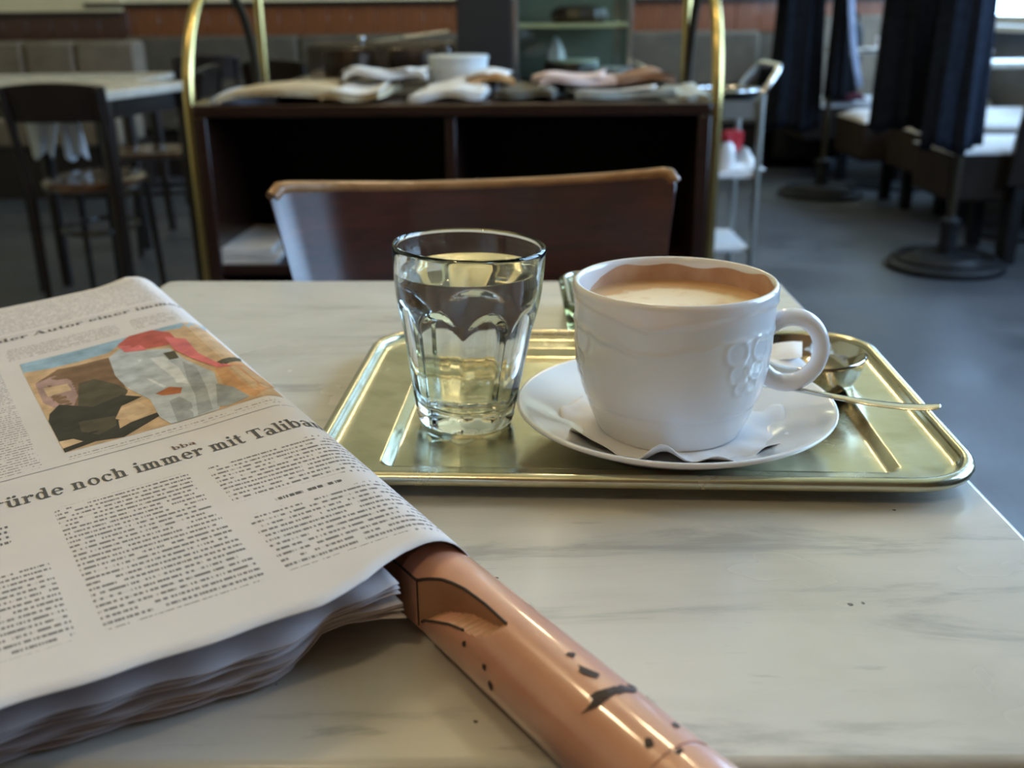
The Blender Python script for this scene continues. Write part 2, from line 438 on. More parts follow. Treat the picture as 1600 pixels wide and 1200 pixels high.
# the nearer wall section on the left with darker panelling
YL = 6.96
XL = float(at(192, 20, Y=YL)[0])
wl = structure(MB().box(X0, XL, YL, Y1, 0, CEIL).build('wall_left_corner', m_wall_cream, smooth=False))
zt, zb = float(at(100, 24, Y=YL)[2]), float(at(100, 63, Y=YL)[2])
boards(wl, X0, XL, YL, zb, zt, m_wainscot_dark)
structure(MB().box(XL, XL + .03, YL - .022, Y1, zb, zt + .022).build('trim_3', m_wainscot_dark, bevel=.004))
structure(MB().box(X0, XL, YL - .05, YL, zt, zt + .022).build('trim_2', m_wood_dark, bevel=.006))
structure(MB().box(X0 - .2, X0, Y0, Y1, 0, CEIL).build('wall_left', m_wall_cream, smooth=False))
structure(MB().box(X0, X1, Y0 - .2, Y0, 0, CEIL).build('wall_front', m_wall_brown, smooth=False))
# right wall with its windows
mb = MB()
mb.box(X1, X1 + .2, Y0, Y1, 0, WIN_Z0); mb.box(X1, X1 + .2, Y0, Y1, WIN_Z1, CEIL)
ys = [Y0] + [v for w in WINS for v in w] + [Y1]
for i in range(0, len(ys), 2): mb.box(X1, X1 + .2, ys[i], ys[i + 1], WIN_Z0, WIN_Z1)
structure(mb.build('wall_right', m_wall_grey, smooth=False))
for i, (a, b) in enumerate(WINS):
    fr = MB(); t = 0.05; mid = (a + b) / 2; x0, x1 = X1 + .09, X1 + .14
    w = structure(fr.box(x0, x1, a, a + t, WIN_Z0, WIN_Z1).box(x0, x1, b - t, b, WIN_Z0, WIN_Z1).box(x0, x1, a, b, WIN_Z0, WIN_Z0 + t)
                  .box(x0, x1, a, b, WIN_Z1 - t, WIN_Z1).box(x0, x1, mid - .025, mid + .025, WIN_Z0, WIN_Z1).build('window_%d' % (i + 1), m_win_frame, smooth=False))
    for (p, q) in ((a + t, mid - .025), (mid + .025, b - t)):
        MB().box(X1 + .112, X1 + .118, p, q, WIN_Z0 + t, WIN_Z1 - t).build('pane', m_pane, w, smooth=False)
    MB().box(X1 - .10, X1 + .09, a - .05, b + .05, WIN_Z0 - .035, WIN_Z0).build('sill', m_win_frame, w, bevel=.006)

# ceiling lamps (out of the picture, they light the tray and the glaze)
def lamp():
    r = thing('pendant_lamp', 'opal globe lamp hanging on a brass rod from the ceiling above the frame', 'lamp', (0, 0, CEIL), 'opal globe lamps')
    MB().lathe([(0.0, CEIL), (0.06, CEIL), (0.055, CEIL - .03), (0.0, CEIL - .03)], 20).build('ceiling_rose', m_brass, r)
    MB().tube([(0, 0, CEIL - .02), (0, 0, CEIL - .5)], 0.008).build('rod', m_brass, r)
    MB().lathe([(0.001, CEIL - .70)] + [(0.10 * math.sin(k * PI / 14), CEIL - .60 - 0.10 * math.cos(k * PI / 14)) for k in range(1, 14)] + [(0.001, CEIL - .50)], 24).build('globe', m_lamp, r)
    return r
L0 = lamp()
for i, (x, y) in enumerate(LAMPS):
    o = L0 if i == 0 else copy_tree(L0)
    o.location = (x, y, CEIL)
    o['label'] = 'opal globe lamp hanging on a brass rod ' + LAMP_WHERE[i]

# ================================================================== MARBLE TABLE
TZ = 0.75
def rounded_poly(pts, r, n=6):
    out = []
    m = len(pts)
    for i in range(m):
        p = np.array(pts[i], float); a = np.array(pts[i - 1], float); b = np.array(pts[(i + 1) % m], float)
        da = (a - p) / np.linalg.norm(a - p); db = (b - p) / np.linalg.norm(b - p)
        ang = math.acos(np.clip(da @ db, -1, 1)); d = r / math.tan(ang / 2)
        s, e = p + da * d, p + db * d
        c = p + (da + db) / np.linalg.norm(da + db) * r / math.sin(ang / 2)
        a0 = math.atan2(*(s - c)[::-1]); a1 = math.atan2(*(e - c)[::-1])
        while a1 - a0 > PI: a1 -= 2 * PI
        while a1 - a0 < -PI: a1 += 2 * PI
        for k in range(n + 1):
            t = a0 + (a1 - a0) * k / n
            out.append((c[0] + r * math.cos(t), c[1] + r * math.sin(t)))
    return out
fl, frt = at(262, 437.5, z=TZ), at(1219, 437, z=TZ)
nl, nr = at(300, 1187, z=TZ), at(1600, 1173, z=TZ)
TBL = [(-0.282, 0.236), (0.2055, 0.232), (0.2095, float(frt[1])), (-0.275, float(fl[1]))]
table = thing('cafe_table', 'small rectangular pale marble cafe table in the foreground under tray and newspaper', 'table', (-0.035, 0.51, 0))
slab = MB().prism(rounded_poly(TBL, 0.012), TZ - 0.022, TZ).build('tabletop', m_marble, table, bevel=0.004, seg=3)
MB().box(-.235, .165, .285, .74, TZ - .052, TZ - .0225).build('apron', m_wood_dark, table, bevel=.004)
MB().lathe([(0.0, .03), (.035, .03), (.030, .10), (.024, .35), (.030, .60), (.06, .697), (0.0, .697)], 24, (-.035, .51, 0)).build('column', m_iron, table)
for k in range(4):
    a = PI / 4 + k * PI / 2
    MB().tube([(-.035 + math.cos(a) * r, .51 + math.sin(a) * r, z) for r, z in ((.02, .12), (.10, .085), (.18, .04), (.235, .014))], [.022, .02, .017, .014], 10).build('foot', m_iron, table)

# ================================================================== CHAIR ACROSS THE TABLE
ch = thing('wooden_chair', 'varnished brown plywood backed chair pushed up behind the marble table', 'chair', (0.02, 0.80, 0))
TOP = [(413, 299, .905), (424, 294, .918), (520, 293.5, .958), (640, 294, .985), (740, 291, .995), (840, 287, .998), (940, 281, .992), (1010, 275, .98), (1050, 270, .968), (1062, 276, .962)]
tp = [at(x, y, Y=Y) for x, y, Y in TOP]
tx = [p[0] for p in tp]
def topcurve(u):
    x = tx[0] + (tx[-1] - tx[0]) * u
    return np.array([x, np.interp(x, tx, [p[1] for p in tp]), np.interp(x, tx, [p[2] for p in tp])])
def smoothtop(u):
    return sum(topcurve(min(1, max(0, u + d))) for d in (-.02, -.01, 0, .01, .02)) / 5
BH = 0.19
def panel(off, lift=0.0):
    def f(u, v):
        p = smoothtop(u)
        c = 0.018 * max(0, 1 - v * BH / 0.02) ** 2
        e = min(u, 1 - u) * (tx[-1] - tx[0])
        drop = 0.010 * max(0, 1 - e / 0.010) ** 2 * (1 - v)
        lean = (0.022 if u < .5 else -0.010) * abs(u - .5) * 2
        return (p[0] + lean * v * BH / .1, p[1] + off - 0.025 * v, p[2] - BH * v - drop + lift)
    return f
def shell(fa, fb, nu, nv):
    m = MB(); m.grid(fa, nu, nv); m.grid(fb, nu, nv); o = nu * nv
    for i in range(nu - 1):
        m.f.append((i, i + 1, o + i + 1, o + i)); m.m.append(0)
        k = (nv - 1) * nu
        m.f.append((k + i, k + i + 1, o + k + i + 1, o + k + i)); m.m.append(0)
    for j in range(nv - 1):
        m.f.append((j * nu, (j + 1) * nu, o + (j + 1) * nu, o + j * nu)); m.m.append(0)
        m.f.append((j * nu + nu - 1, (j + 1) * nu + nu - 1, o + (j + 1) * nu + nu - 1, o + j * nu + nu - 1)); m.m.append(0)
    return m
bk = shell(panel(0), panel(0.012), 60, 16).build('backrest', m_chair_panel, ch, angle=50, bevel=.002)
# worn lighter lip along the top edge of the panel
lip = MB().tube([tuple(np.array(panel(0.006)(u, 0)) + np.array([0, 0, -.001])) for u in np.linspace(0.004, .996, 60)], 0.0066, 10).build('backrest_lip', m_chair_edge, ch)
lip['label'] = 'rounded top edge of the backrest worn to lighter wood'
for u, sgn in ((0.03, -1), (0.97, 1)):
    q = np.array(panel(0.02)(u, .35)); q2 = np.array(panel(0.02)(u, 1.0))
    foot = (q2[0] * 1.0, q2[1] + .06, 0.0)
    MB().tube([q, q2, (q2[0] - sgn * .004, q2[1] - .005, .45), foot], [.011, .014, .016, .012], 10).build('leg', m_wood_dark, ch)
    MB().tube([(sgn * .115 + .012, .665, .4352), (sgn * .150 + .012, .625, 0.0)], [.016, .012], 10).build('leg', m_wood_dark, ch)
sc_ = q2
MB().lathe([(0, .435), (.185, .435), (.195, .445), (.19, .458), (.12, .452), (0, .449)], 36, (.012, .775, 0)).build('seat', m_chair_panel, ch)
MB().tube([(.012 + .14 * math.cos(a), .775 + .14 * math.sin(a), .33) for a in np.linspace(0, 2 * PI, 24, endpoint=False)], .008, 8, closed=True).build('stretcher', m_wood_dark, ch)

# ================================================================== TRAY
TC = np.array([0.0607, 0.5030]); TYAW = math.radians(-3.2)
def tray_section():
    # (inset from the outer edge on long axis side, on short side, z)
    return [(0.000, 0.000, .0085), (-.0005, -.0005, .0100), (.0008, .0008, .0118), (.0030, .0030, .0122), (.0050, .0050, .0110), (.0062, .0060, .0092),
            (.0085, .0078, .0078), (.0120, .0100, .0075), (.0270, .0180, .0068), (.0310, .0205, .0066), (.0325, .0218, .0064), (.0350, .0240, .0030), (.0375, .0260, .0022), (.0420, .03, .0020)]
HX, HY, RC = 0.1490, 0.1080, 0.034
def rrect(hx, hy, r, n=10):
    pts = []
    for cx, cy, a0 in ((hx - r, hy - r, 0), (-hx + r, hy - r, PI / 2), (-hx + r, -hy + r, PI), (hx - r, -hy + r, 1.5 * PI)):
        for k in range(n + 1):
            a = a0 + PI / 2 * k / n
            pts.append((cx + r * math.cos(a), cy + r * math.sin(a)))
    return pts
tray = thing('serving_tray', 'worn silver rectangular tray with rolled rim on the marble table', 'tray', (TC[0], TC[1], TZ))
m = MB(); rings = []
for ix, iy, z in tray_section():
    rings.append([(x, y, z) for x, y in rrect(HX - ix, HY - iy, max(.006, RC - (ix + iy) / 2))])
under = [(0.0012, 0.0012, .0075), (.006, .006, .0062), (.030, .02, .0050), (.036, .0255, .0006), (.05, .04, .0004)]
ur = [[(x, y, z) for x, y in rrect(HX - ix, HY - iy, max(.006, RC - (ix + iy) / 2))] for ix, iy, z in under]
n = len(rings[0])
allr = ur[::-1] + rings
for r in allr: m.v += r
for i in range(len(allr) - 1):
    for k in range(n):
        l = (k + 1) % n
        m.f.append((i * n + k, i * n + l, (i + 1) * n + l, (i + 1) * n + k)); m.m.append(0)
m.f.append(tuple(range(n - 1, -1, -1))); m.m.append(0)
m.f.append(tuple((len(allr) - 1) * n + k for k in range(n))); m.m.append(0)
m.xf(Matrix.Rotation(TYAW, 4, 'Z')); m.xf(Matrix.Translation((TC[0], TC[1], TZ)))
NR = 5 + 6                                                # split the rolled rim off as its own part
body, rim = MB(), MB()
for f in m.f:
    (body if True else rim).f.append(f); body.m.append(0)
body.v = m.v
body.build('tray_body', m_tray, tray, angle=60)
rp = [Vector((x, y, .0094)) for x, y in rrect(HX - .0026, HY - .0026, RC - .0026)]
mt = Matrix.Translation((TC[0], TC[1], TZ)) @ Matrix.Rotation(TYAW, 4, 'Z')
MB().tube([mt @ p for p in rp], .0032, 10, closed=True).build('rolled_rim', m_tray, tray)
TRZ = TZ + 0.0021                                          # tray floor

# ================================================================== SAUCER, NAPKIN, CUP, COFFEE, SPOON
SX, SY = 0.0790, 0.4655
saucer = thing('saucer', 'round white porcelain saucer under the coffee cup', 'saucer', (SX, SY, TRZ))
prof = [(0, .0022), (.040, .0022), (.0415, .0), (.0450, .0), (.0462, .0022), (.056, .0062), (.068, .0120), (.0765, .0160), (.0787, .0180), (.0785, .0192), (.0772, .0194),
        (.0745, .0182), (.066, .0138), (.056, .0092), (.050, .0066), (.046, .0056), (.040, .0052), (.036, .0050), (.0345, .0046), (0, .0046)]
MB().lathe(prof, 96, (SX, SY, TRZ), lambda r, z, a: (r * .978, z)).build('saucer_body', m_porcelain, saucer, subsurf=1, angle=80)
nz = TRZ + .0052
def napf(u, v):
    a = 2 * PI * u
    r = .028 + (0.0545 + .0015 * math.sin(9 * a) - .028) * v
    x, y = SX + r * math.cos(a), SY + r * math.sin(a)
    ruf = (v ** 1.5) * (.0012 * math.sin(7 * a + .6) + .0010 * math.sin(13 * a) + .0012)
    d = ((a - (4.46)) / .16)
    ruf += .0075 * math.exp(-d * d) * v ** 1.3 + .003 * math.exp(-((a - 4.9) / .14) ** 2) * v ** 2 + .004 * math.exp(-((a - 3.7) / .25) ** 2) * v ** 2
    rr = max(0, r - .036)
    base = 0.0006 + max(0, (r - .049)) * .42
    return (x, y, nz + base + max(0, ruf))
nap = MB().grid(napf, 120, 14, closeu=True).build('paper_doily', m_napkin, solid=.0003)
tag(nap, 'thin white ruffled paper doily between cup and saucer', 'napkin')
CUX, CUY, CUZ = SX - .0024, SY - .001, nz + .0007
cup = thing('coffee_cup', 'white porcelain coffee cup with embossed garland and ring handle on saucer', 'cup', (CUX, CUY, CUZ))
CH = .0735
outer = [(0, .001), (.0295, .001), (.0305, 0), (.0335, 0), (.0345, .0012), (.0365, .0055), (.0388, .0110), (.0402, .0155), (.0404, .0168), (.0416, .0185), (.0432, .0230), (.0446, .0290), (.0456, .0360), (.0462, .043),
         (.0465, .052), (.0467, .060), (.0469, .067), (.0471, .0715), (.0469, .0732), (.0463, CH), (.0453, .0732), (.0448, .071)]
inner = [(.0444, .063), (.0440, .050), (.0430, .038), (.041, .028), (.036, .016), (.026, .008), (.0, .006)]
def dense(pr, step):
    o = [pr[0]]
    for a, b in zip(pr, pr[1:]):
        k = max(1, int(math.hypot(b[0] - a[0], b[1] - a[1]) / step))
        o += [(a[0] + (b[0] - a[0]) * i / k, a[1] + (b[1] - a[1]) * i / k) for i in range(1, k + 1)]
    return o
def g(x, w): return math.exp(-(x / w) ** 2)
def relief(r, z, a):
    if r < .0400 or z < .017 or z > .0728: return r, z
    if r < .0452 and z > .036: return r, z                # inside wall
    b = a + 1.95
    sw = abs(math.sin(1.5 * b))                           # three swags around
    e = 0
    zc = .0605 + .0075 * sw ** .8
    e += .00075 * g(z - zc, .0011) + .0006 * (1 if z > zc else 0) * min(1, (z - zc) / .001)
    zc2 = .0500 + .0065 * sw - .0015 * abs(math.sin(9 * b))
    e += .00055 * g(z - zc2, .0012)
    w = ((b * 3 / (2 * PI)) % 1.0) - .5
    wv = abs(w) * 2 * PI / 3 * .046
    for cz, cw, rr in ((.050, .008, .006), (.040, .006, .005), (.033, .004, .0035)):
        d = math.hypot(wv - cw, z - cz)
        e += .00042 * g(d - rr, .0010)
    e += .0004 * g(math.hypot(wv, (z - .042) * .4), .0016)
    return r + e, z
cp = dense(outer[:-1], .0009)
MB().lathe(cp + [outer[-1]] + inner, 288, (CUX, CUY, CUZ), relief).build('cup_body', m_porcelain, cup, angle=70)
# ring handle
hp = []
for k in range(33):
    a = math.radians(152) - math.radians(304) * k / 32
    hp.append((CUX + .0556 + .0152 * math.cos(a), CUY - .0015, CUZ + .0385 + .0165 * math.sin(a)))
hp = [(CUX + .0435, CUY - .001, CUZ + .0470)] + hp + [(CUX + .042, CUY - .001, CUZ + .0275)]
MB().tube(hp, [.0052] + [.0040 + .0006 * abs(math.cos(k / 32 * PI)) for k in range(33)] + [.0052], 14).build('handle', m_porcelain, cup, subsurf=1)
foam = MB().lathe([(.0446, .0600), (.0443, .0622), (.0432, .0616), (.036, .0618), (.02, .0624), (0, .0626)], 64, (CUX, CUY, CUZ)).build('melange', m_foam)
foam.data.transform(Matrix.Translation((-CUX, -CUY, -CUZ - .06))); foam.location = (CUX, CUY, CUZ + .06)
tag(foam, 'brown coffee topped with pale milk foam filling the cup', 'coffee')
resid = MB()
def resf(u, v):
    a = math.radians(-28) + math.radians(178) * u
    z = .0618 + (.0078 + .0010 * math.sin(9 * u) + .0007 * math.sin(31 * u + 1)) * v * (1.22 - .25 * u) * min(1, (1 - u) * 5) ** .5 * min(1, u * 20) ** .5
    return (CUX + (.0441 + .0005 * v) * math.cos(a), CUY + (.0441 + .0005 * v) * math.sin(a), CUZ + z)
rs = resid.grid(resf, 60, 5).build('foam_residue', m_foam_ring, foam)
foam_r = rs; rs['label'] = 'tan film of foam left on the inner cup wall'

# spoon on the saucer
sp = thing('teaspoon', 'steel teaspoon lying on the saucer with its handle pointing right', 'spoon', at(1330, 628, z=.775))
P = [at(1128, 592, z=.7700), at(1180, 601, z=.7730), at(1215, 604, z=.7755), at(1260, 611, z=.7775), at(1310, 621, z=.7780), at(1360, 630, z=.7775), at(1415, 636, z=.7770), at(1455, 637, z=.7785), at(1473, 634, z=.7800)]
Wd = [.0016, .0018, .0019, .0022, .0028, .0034, .0040, .0040, .0030]
def ribbon(P, Wd, th):
    m = MB(); vs = []
    for i, p in enumerate(P):
        d = np.array(P[min(i + 1, len(P) - 1)]) - np.array(P[max(i - 1, 0)]); d /= np.linalg.norm(d)
        s = np.cross(d, [0, 0, 1]); s /= np.linalg.norm(s); u = np.cross(s, d)
        for k in range(12):
            a = 2 * PI * k / 12
            vs.append(tuple(np.array(p) + s * Wd[i] * math.cos(a) + u * th * math.sin(a)))
    fs = [(i * 12 + k, i * 12 + (k + 1) % 12, (i + 1) * 12 + (k + 1) % 12, (i + 1) * 12 + k) for i in range(len(P) - 1) for k in range(12)]
    fs += [tuple(range(11, -1, -1)), tuple((len(P) - 1) * 12 + k for k in range(12))]
    return m.add(vs, fs)
ribbon(P, Wd, .0011).build('spoon_handle', m_spoon, sp, subsurf=1)
b0 = np.array(P[0]); bd = np.array(P[1]) - b0; bd /= np.linalg.norm(bd); bs = np.array([-bd[1], bd[0], 0])
def bowlf(u, v):
    a = 2 * PI * u; l, w = .019 * v * math.cos(a), .012 * v * math.sin(a)
    q = b0 - bd * .0185 + bd * l + bs * w
    return (q[0], q[1], b0[2] - .0045 * (1 - v * v) + .0003)
MB().grid(bowlf, 28, 7, closeu=True).build('spoon_bowl', m_spoon, sp, solid=.0008)

# ================================================================== SUGAR BOWL
BX, BY = 0.1600, 0.5280
sb = thing('sugar_bowl', 'small shiny steel bowl on the tray behind the cup handle', 'bowl', (BX, BY, TRZ))
MB().lathe([(0, .0), (.016, .0), (.0205, .0012), (.026, .0065), (.0295, .0135), (.0312, .0205), (.0318, .0222), (.0312, .0228), (.0303, .0218), (.0285, .0140), (.0250, .0078), (.019, .0030), (0, .0022)], 64, (BX, BY, TRZ)).build('bowl_body', m_bowl, sb, angle=70)
for i, (dx, dy, rz, tl) in enumerate(((-.013, -.006, .4, .25), (-.009, .010, 1.3, -.2))):
    pk = MB()
    pk.grid(lambda u, v: ((u - .5) * .030, (v - .5) * .019, .0025 * (1 - (2 * u - 1) ** 4) * (1 - (2 * v - 1) ** 4)), 11, 9)
    pk.grid(lambda u, v: ((u - .5) * .030, (v - .5) * .019, -.0025 * (1 - (2 * u - 1) ** 4) * (1 - (2 * v - 1) ** 4)), 11, 9)
    pk.xf(Matrix.Translation((BX + dx, BY + dy, TRZ + .015 + .004 * i)) @ Matrix.Rotation(rz, 4, 'Z') @ Matrix.Rotation(tl, 4, 'X'))
    o = pk.build('sugar_packet', m_napkin)
    tag(o, ('white paper sugar packet at the front inside the steel bowl', 'white paper sugar packet at the back inside the steel bowl')[i], 'sugar packet', 'sugar packets in the bowl')

# ================================================================== WATER GLASS
GX, GY = -0.0240, 0.4885
GZ = TRZ + .0004
gl = thing('water_glass', 'clear faceted tumbler of water standing on the left of the tray', 'glass', (GX, GY, GZ))
go = [(0, .0), (.019, .0), (.0225, .0004), (.0245, .0025), (.0252, .006), (.0258, .010), (.0272, .020), (.0292, .034), (.0314, .048), (.0332, .060), (.0346, .0680), (.0352, .0740), (.0357, .082), (.0362, .0900), (.0364, .0925), (.0362, .0940), (.0354, .0946), (.0346, .0938), (.0343, .092)]
gi = [(.0336, .082), (.0328, .072), (.0313, .060), (.0294, .046), (.0272, .032), (.0248, .020), (.0222, .0135), (.0180, .0105), (.0, .0095)]
NF = 9
GS = 1.03; GH = .965
def facet(r, z, a):
    if r < .0225 or z < .001: return r, z
    k = ((a * NF / (2 * PI) + .3) % 1.0) - .5
    top = .0675 - .010 * (2 * k) ** 2                      # rounded heads of the facets
    f = min(1, max(0, (top - z) / .004))
    flat = r * (math.cos(PI / NF) / math.cos(k * 2 * PI / NF))
    return r + (min(r, flat + .0004) - r) * f - .0006 * f, z
gm = MB().lathe(dense(go, .0016), 216, (GX, GY, GZ), facet)
no = len(dense(go, .0016))
gm2 = MB()
def facet_o(r, z, a): return facet(r, z, a)
allp = dense(go, .0016) + gi
def ff(i_r):
    pass
vs = []
N = 216
for i, (r, z) in enumerate(allp):
    for k in range(N):
        a = 2 * PI * k / N
        rr, zz = facet(r, z, a) if i < no - 3 else (r, z)
        vs.append((GX + GS * rr * math.cos(a), GY + GS * rr * math.sin(a), GZ + GH * zz))
fs = [(i * N + k, i * N + (k + 1) % N, (i + 1) * N + (k + 1) % N, (i + 1) * N + k) for i in range(len(allp) - 1) for k in range(N)]
gm2.add(vs, fs)
TILT = Matrix.Translation((GX, GY, GZ)) @ Matrix.Rotation(math.radians(2.6), 4, 'Y') @ Matrix.Translation((-GX, -GY, -GZ + .0005))
gm2.xf(TILT)
gm2.build('glass_body', m_glass, gl, angle=70)
WL = .0815
wi = [(r + .00025, z - .0002) for r, z in gi[::-1] if z < WL]
wm = MB().lathe([(0, .0093)] + wi[1:] + [(.0337, WL), (.0334, WL - .0002), (.031, WL - .0006), (0, WL - .0006)], 96, (GX, GY, GZ), lambda r, z, a: (r * GS, z * GH))
wm.xf(TILT)
k0 = (len(wi) + 1 - 1) * 96
for i in range(len(wm.v)):                                 # the water stays level in the tilted glass
    if i >= (1 + len(wi) - 1) * 96:
        x, y, z = wm.v[i]; wm.v[i] = (x, y, z + (x - GX) * math.tan(math.radians(2.6)))
wt = wm.build('drinking_water', m_water, angle=70)
tag(wt, 'still water filling the faceted tumbler nearly to the rim', 'water')

# ================================================================== ASHTRAY BEHIND THE CUP
AX, AY = 0.083, 0.668
ash = thing('glass_ashtray', 'square thick glass ashtray on the table half hidden behind the cup', 'ashtray', (AX, AY, TZ))
def sq(h, r): return rrect(h, h, r, 6)
lv = [(.040, .012, .0), (.046, .014, .002), (.049, .016, .018), (.0495, .016, .021), (.048, .015, .023), (.043, .013, .0225), (.041, .012, .020), (.036, .012, .009), (.030, .012, .007)]
am = MB(); n = len(sq(.04, .012))
for h, r, z in lv: am.v += [(x + AX, y + AY, z + TZ + .0003) for x, y in sq(h, r)]
for i in range(len(lv) - 1):
    for k in range(n):
        am.f.append((i * n + k, i * n + (k + 1) % n, (i + 1) * n + (k + 1) % n, (i + 1) * n + k)); am.m.append(0)
am.f.append(tuple(range(n - 1, -1, -1))); am.m.append(0)
am.f.append(tuple((len(lv) - 1) * n + k for k in range(n))); am.m.append(0)
m_ash = bpy.data.materials.new('thick_olive_glass'); m_ash.use_nodes = True; glassify(m_ash, 1.5, (0.80, 0.80, 0.66), 0.05)
am.build('ashtray_body', m_ash, ash, angle=30, bevel=.001)
MB().tube([Vector((x + AX, y + AY, TZ + .023)) for x, y in sq(.0455, .0145)], .0014, 8, closed=True).build('metal_band', m_chrome, ash)

# ================================================================== NEWSPAPER HOLDER (pink painted stick)
A0 = np.array([-0.022, 0.30, 0]); DS = np.array([0.551, -0.834, 0]); DS /= np.linalg.norm(DS)
US = np.array([-DS[1], DS[0], 0])                          # to the right of the axis
RS = 0.0145; ZS = TZ + RS
def stick_pt(a, u, v): return A0 + DS * a + US * u + np.array([0, 0, ZS + v])
st = thing('newspaper_holder', 'pink painted wooden newspaper stick with chipped paint lying across the table', 'newspaper stick', (A0[0] + DS[0] * .08, A0[1] + DS[1] * .08, TZ))
NK = 112
UC = [(-1, -.0113), (-.0015, -.0113), (.003, -.0092), (.008, -.0070), (.0135, -.0056), (.019, -.0047), (.030, -.0042), (.043, -.0046), (.0445, -.02)]
VC = [(.0065, -.0015), (.008, .0000), (.0150, .0032), (.0225, .0060), (.035, .0086), (.040, .0105), (.0435, .0138)]
def ucut(a): return float(np.interp(a, [p[0] for p in UC], [p[1] for p in UC]))      # left limit of the planed lath and of the scoop
def vcut(a): return -1.0 if a < .0065 else float(np.interp(a, [p[0] for p in VC], [p[1] for p in VC]))
def cross(a):
    r = RS * (1.0 if a < .1135 else 1.015)
    if 0.1120 < a < 0.1142: r = RS * .965
    if a > .262: r *= math.sqrt(max(.02, 1 - ((a - .262) / .013) ** 2))
    pts = []
    uc, vc = ucut(a), vcut(a)
    for k in range(NK):
        th = 2 * PI * k / NK
        u, v = r * math.cos(th), r * math.sin(th)
        if v >= vc and u < uc: u = uc
        pts.append((u, v))
    return pts
aa = sorted(set(list(np.linspace(-.42, -.02, 8)) + list(np.linspace(-.02, .115, 136)) + list(np.linspace(.115, .262, 16)) + list(np.linspace(.262, .2745, 7)) + [.00645, .00655, .0434, .0436, .0445, .112, .1121, .1141, .1142, .1135]))
sm = MB(); vs = []
for a in aa:
    sc = 1.0
    for (u, v) in cross(a): 
        if a < -.012: u, v = max(-.0058, min(.0075, u)), v * .74 - .0035
        vs.append(tuple(stick_pt(a, u, v)))
fs = [(i * NK + k, i * NK + (k + 1) % NK, (i + 1) * NK + (k + 1) % NK, (i + 1) * NK + k) for i in range(len(aa) - 1) for k in range(NK)]
fs += [tuple(range(NK - 1, -1, -1)), tuple((len(aa) - 1) * NK + k for k in range(NK))]
mi = []
for i in range(len(aa) - 1):
    for k in range(NK):
        th = 2 * PI * (k + .5) / NK
        a = (aa[i] + aa[i + 1]) / 2
        u, v = RS * math.cos(th), RS * math.sin(th)
        mi.append(1 if (-.001 < a < .0445 and u < ucut(a) and v >= vcut(a)) else 0)
sm.add(vs, fs); sm.m = mi + [0, 0]
SB = sm.build('stick_body', [m_pink, m_pinkcut], st, angle=32)
def on_stick(a, th, lift=.00025):
    r = RS + lift
    return stick_pt(a, r * math.cos(th), r * math.sin(th))
def chip(px, py, la, lth, seed, rot=0.0):
    """a patch of missing paint on the round of the stick, at a picked place"""
    # find a, th by search
    best = None
    for a in np.linspace(.0, .17, 171):
        for th in np.linspace(-.2, PI, 90):
            p = on_stick(a, th); w = (p - CAM) @ FWD
            x, y = 800 + FPX * ((p - CAM) @ RT) / w, 600 - FPX * ((p - CAM) @ UP) / w
            nrm = US * math.cos(th) + np.array([0, 0, math.sin(th)])
            if nrm @ (CAM - p) < -0.03: continue
            d = (x - px) ** 2 + (y - py) ** 2
            if best is None or d < best[0]: best = (d, a, th)
    _, a0, t0 = best
    rnd = random.Random(seed); ring = []
    for k in range(12):
        al = 2 * PI * k / 12; q = 1 + rnd.uniform(-.35, .3)
        da, dt = la * q * math.cos(al), lth * q * math.sin(al)
        ring.append((a0 + da * math.cos(rot) - dt * RS * math.sin(rot), t0 + (da * math.sin(rot) / RS + dt * math.cos(rot))))
    v = [on_stick(a0, t0, .0003)] + [on_stick(a, t, .0003) for a, t in ring]
    return MB().add(v, [(0, k + 1, (k + 1) % 12 + 1) for k in range(12)]).build('paint_chip', m_chip, SB, smooth=False)
for i, (px, py, la, lth, rot) in enumerate(((724, 1007, .0009, .07, 0), (758, 1043, .0010, .07, 0), (892, 1023, .0012, .09, 0), (918, 1049, .0042, .10, -.25), (1012, 1161, .0016, .10, .3), (1061, 1171, .0010, .07, 0),
                                            (832, 944, .0016, .10, 0), (950, 1083, .0022, .42, .25), (975, 1077, .0018, .30, .2), (930, 1098, .0010, .28, .3), (990, 1072, .0009, .16, 0), (1020, 1088, .0011, .12, .4), (1056, 1131, .0012, .10, 0), (755, 1083, .0016, .10, .2))):
    chip(px, py, la, lth, i, rot)
# dark worn arrises along the cut edges
def arris(pts, r=.00045): MB().tube([tuple(p) for p in pts], r, 6).build('worn_edge', m_chip, SB)
def topv(u): return math.sqrt(max(0, RS ** 2 - u ** 2))
arris([stick_pt(a, ucut(a), topv(ucut(a))) for a in np.linspace(-.018, .0425, 40)], .0005)
arris([stick_pt(-.0012, -.0113, v) for v in np.linspace(-.008, topv(.0113), 6)], .0003)
arris([stick_pt(a, -topv(vcut(a)) + .0001, vcut(a)) for a in np.linspace(.0068, .030, 16)], .00042)

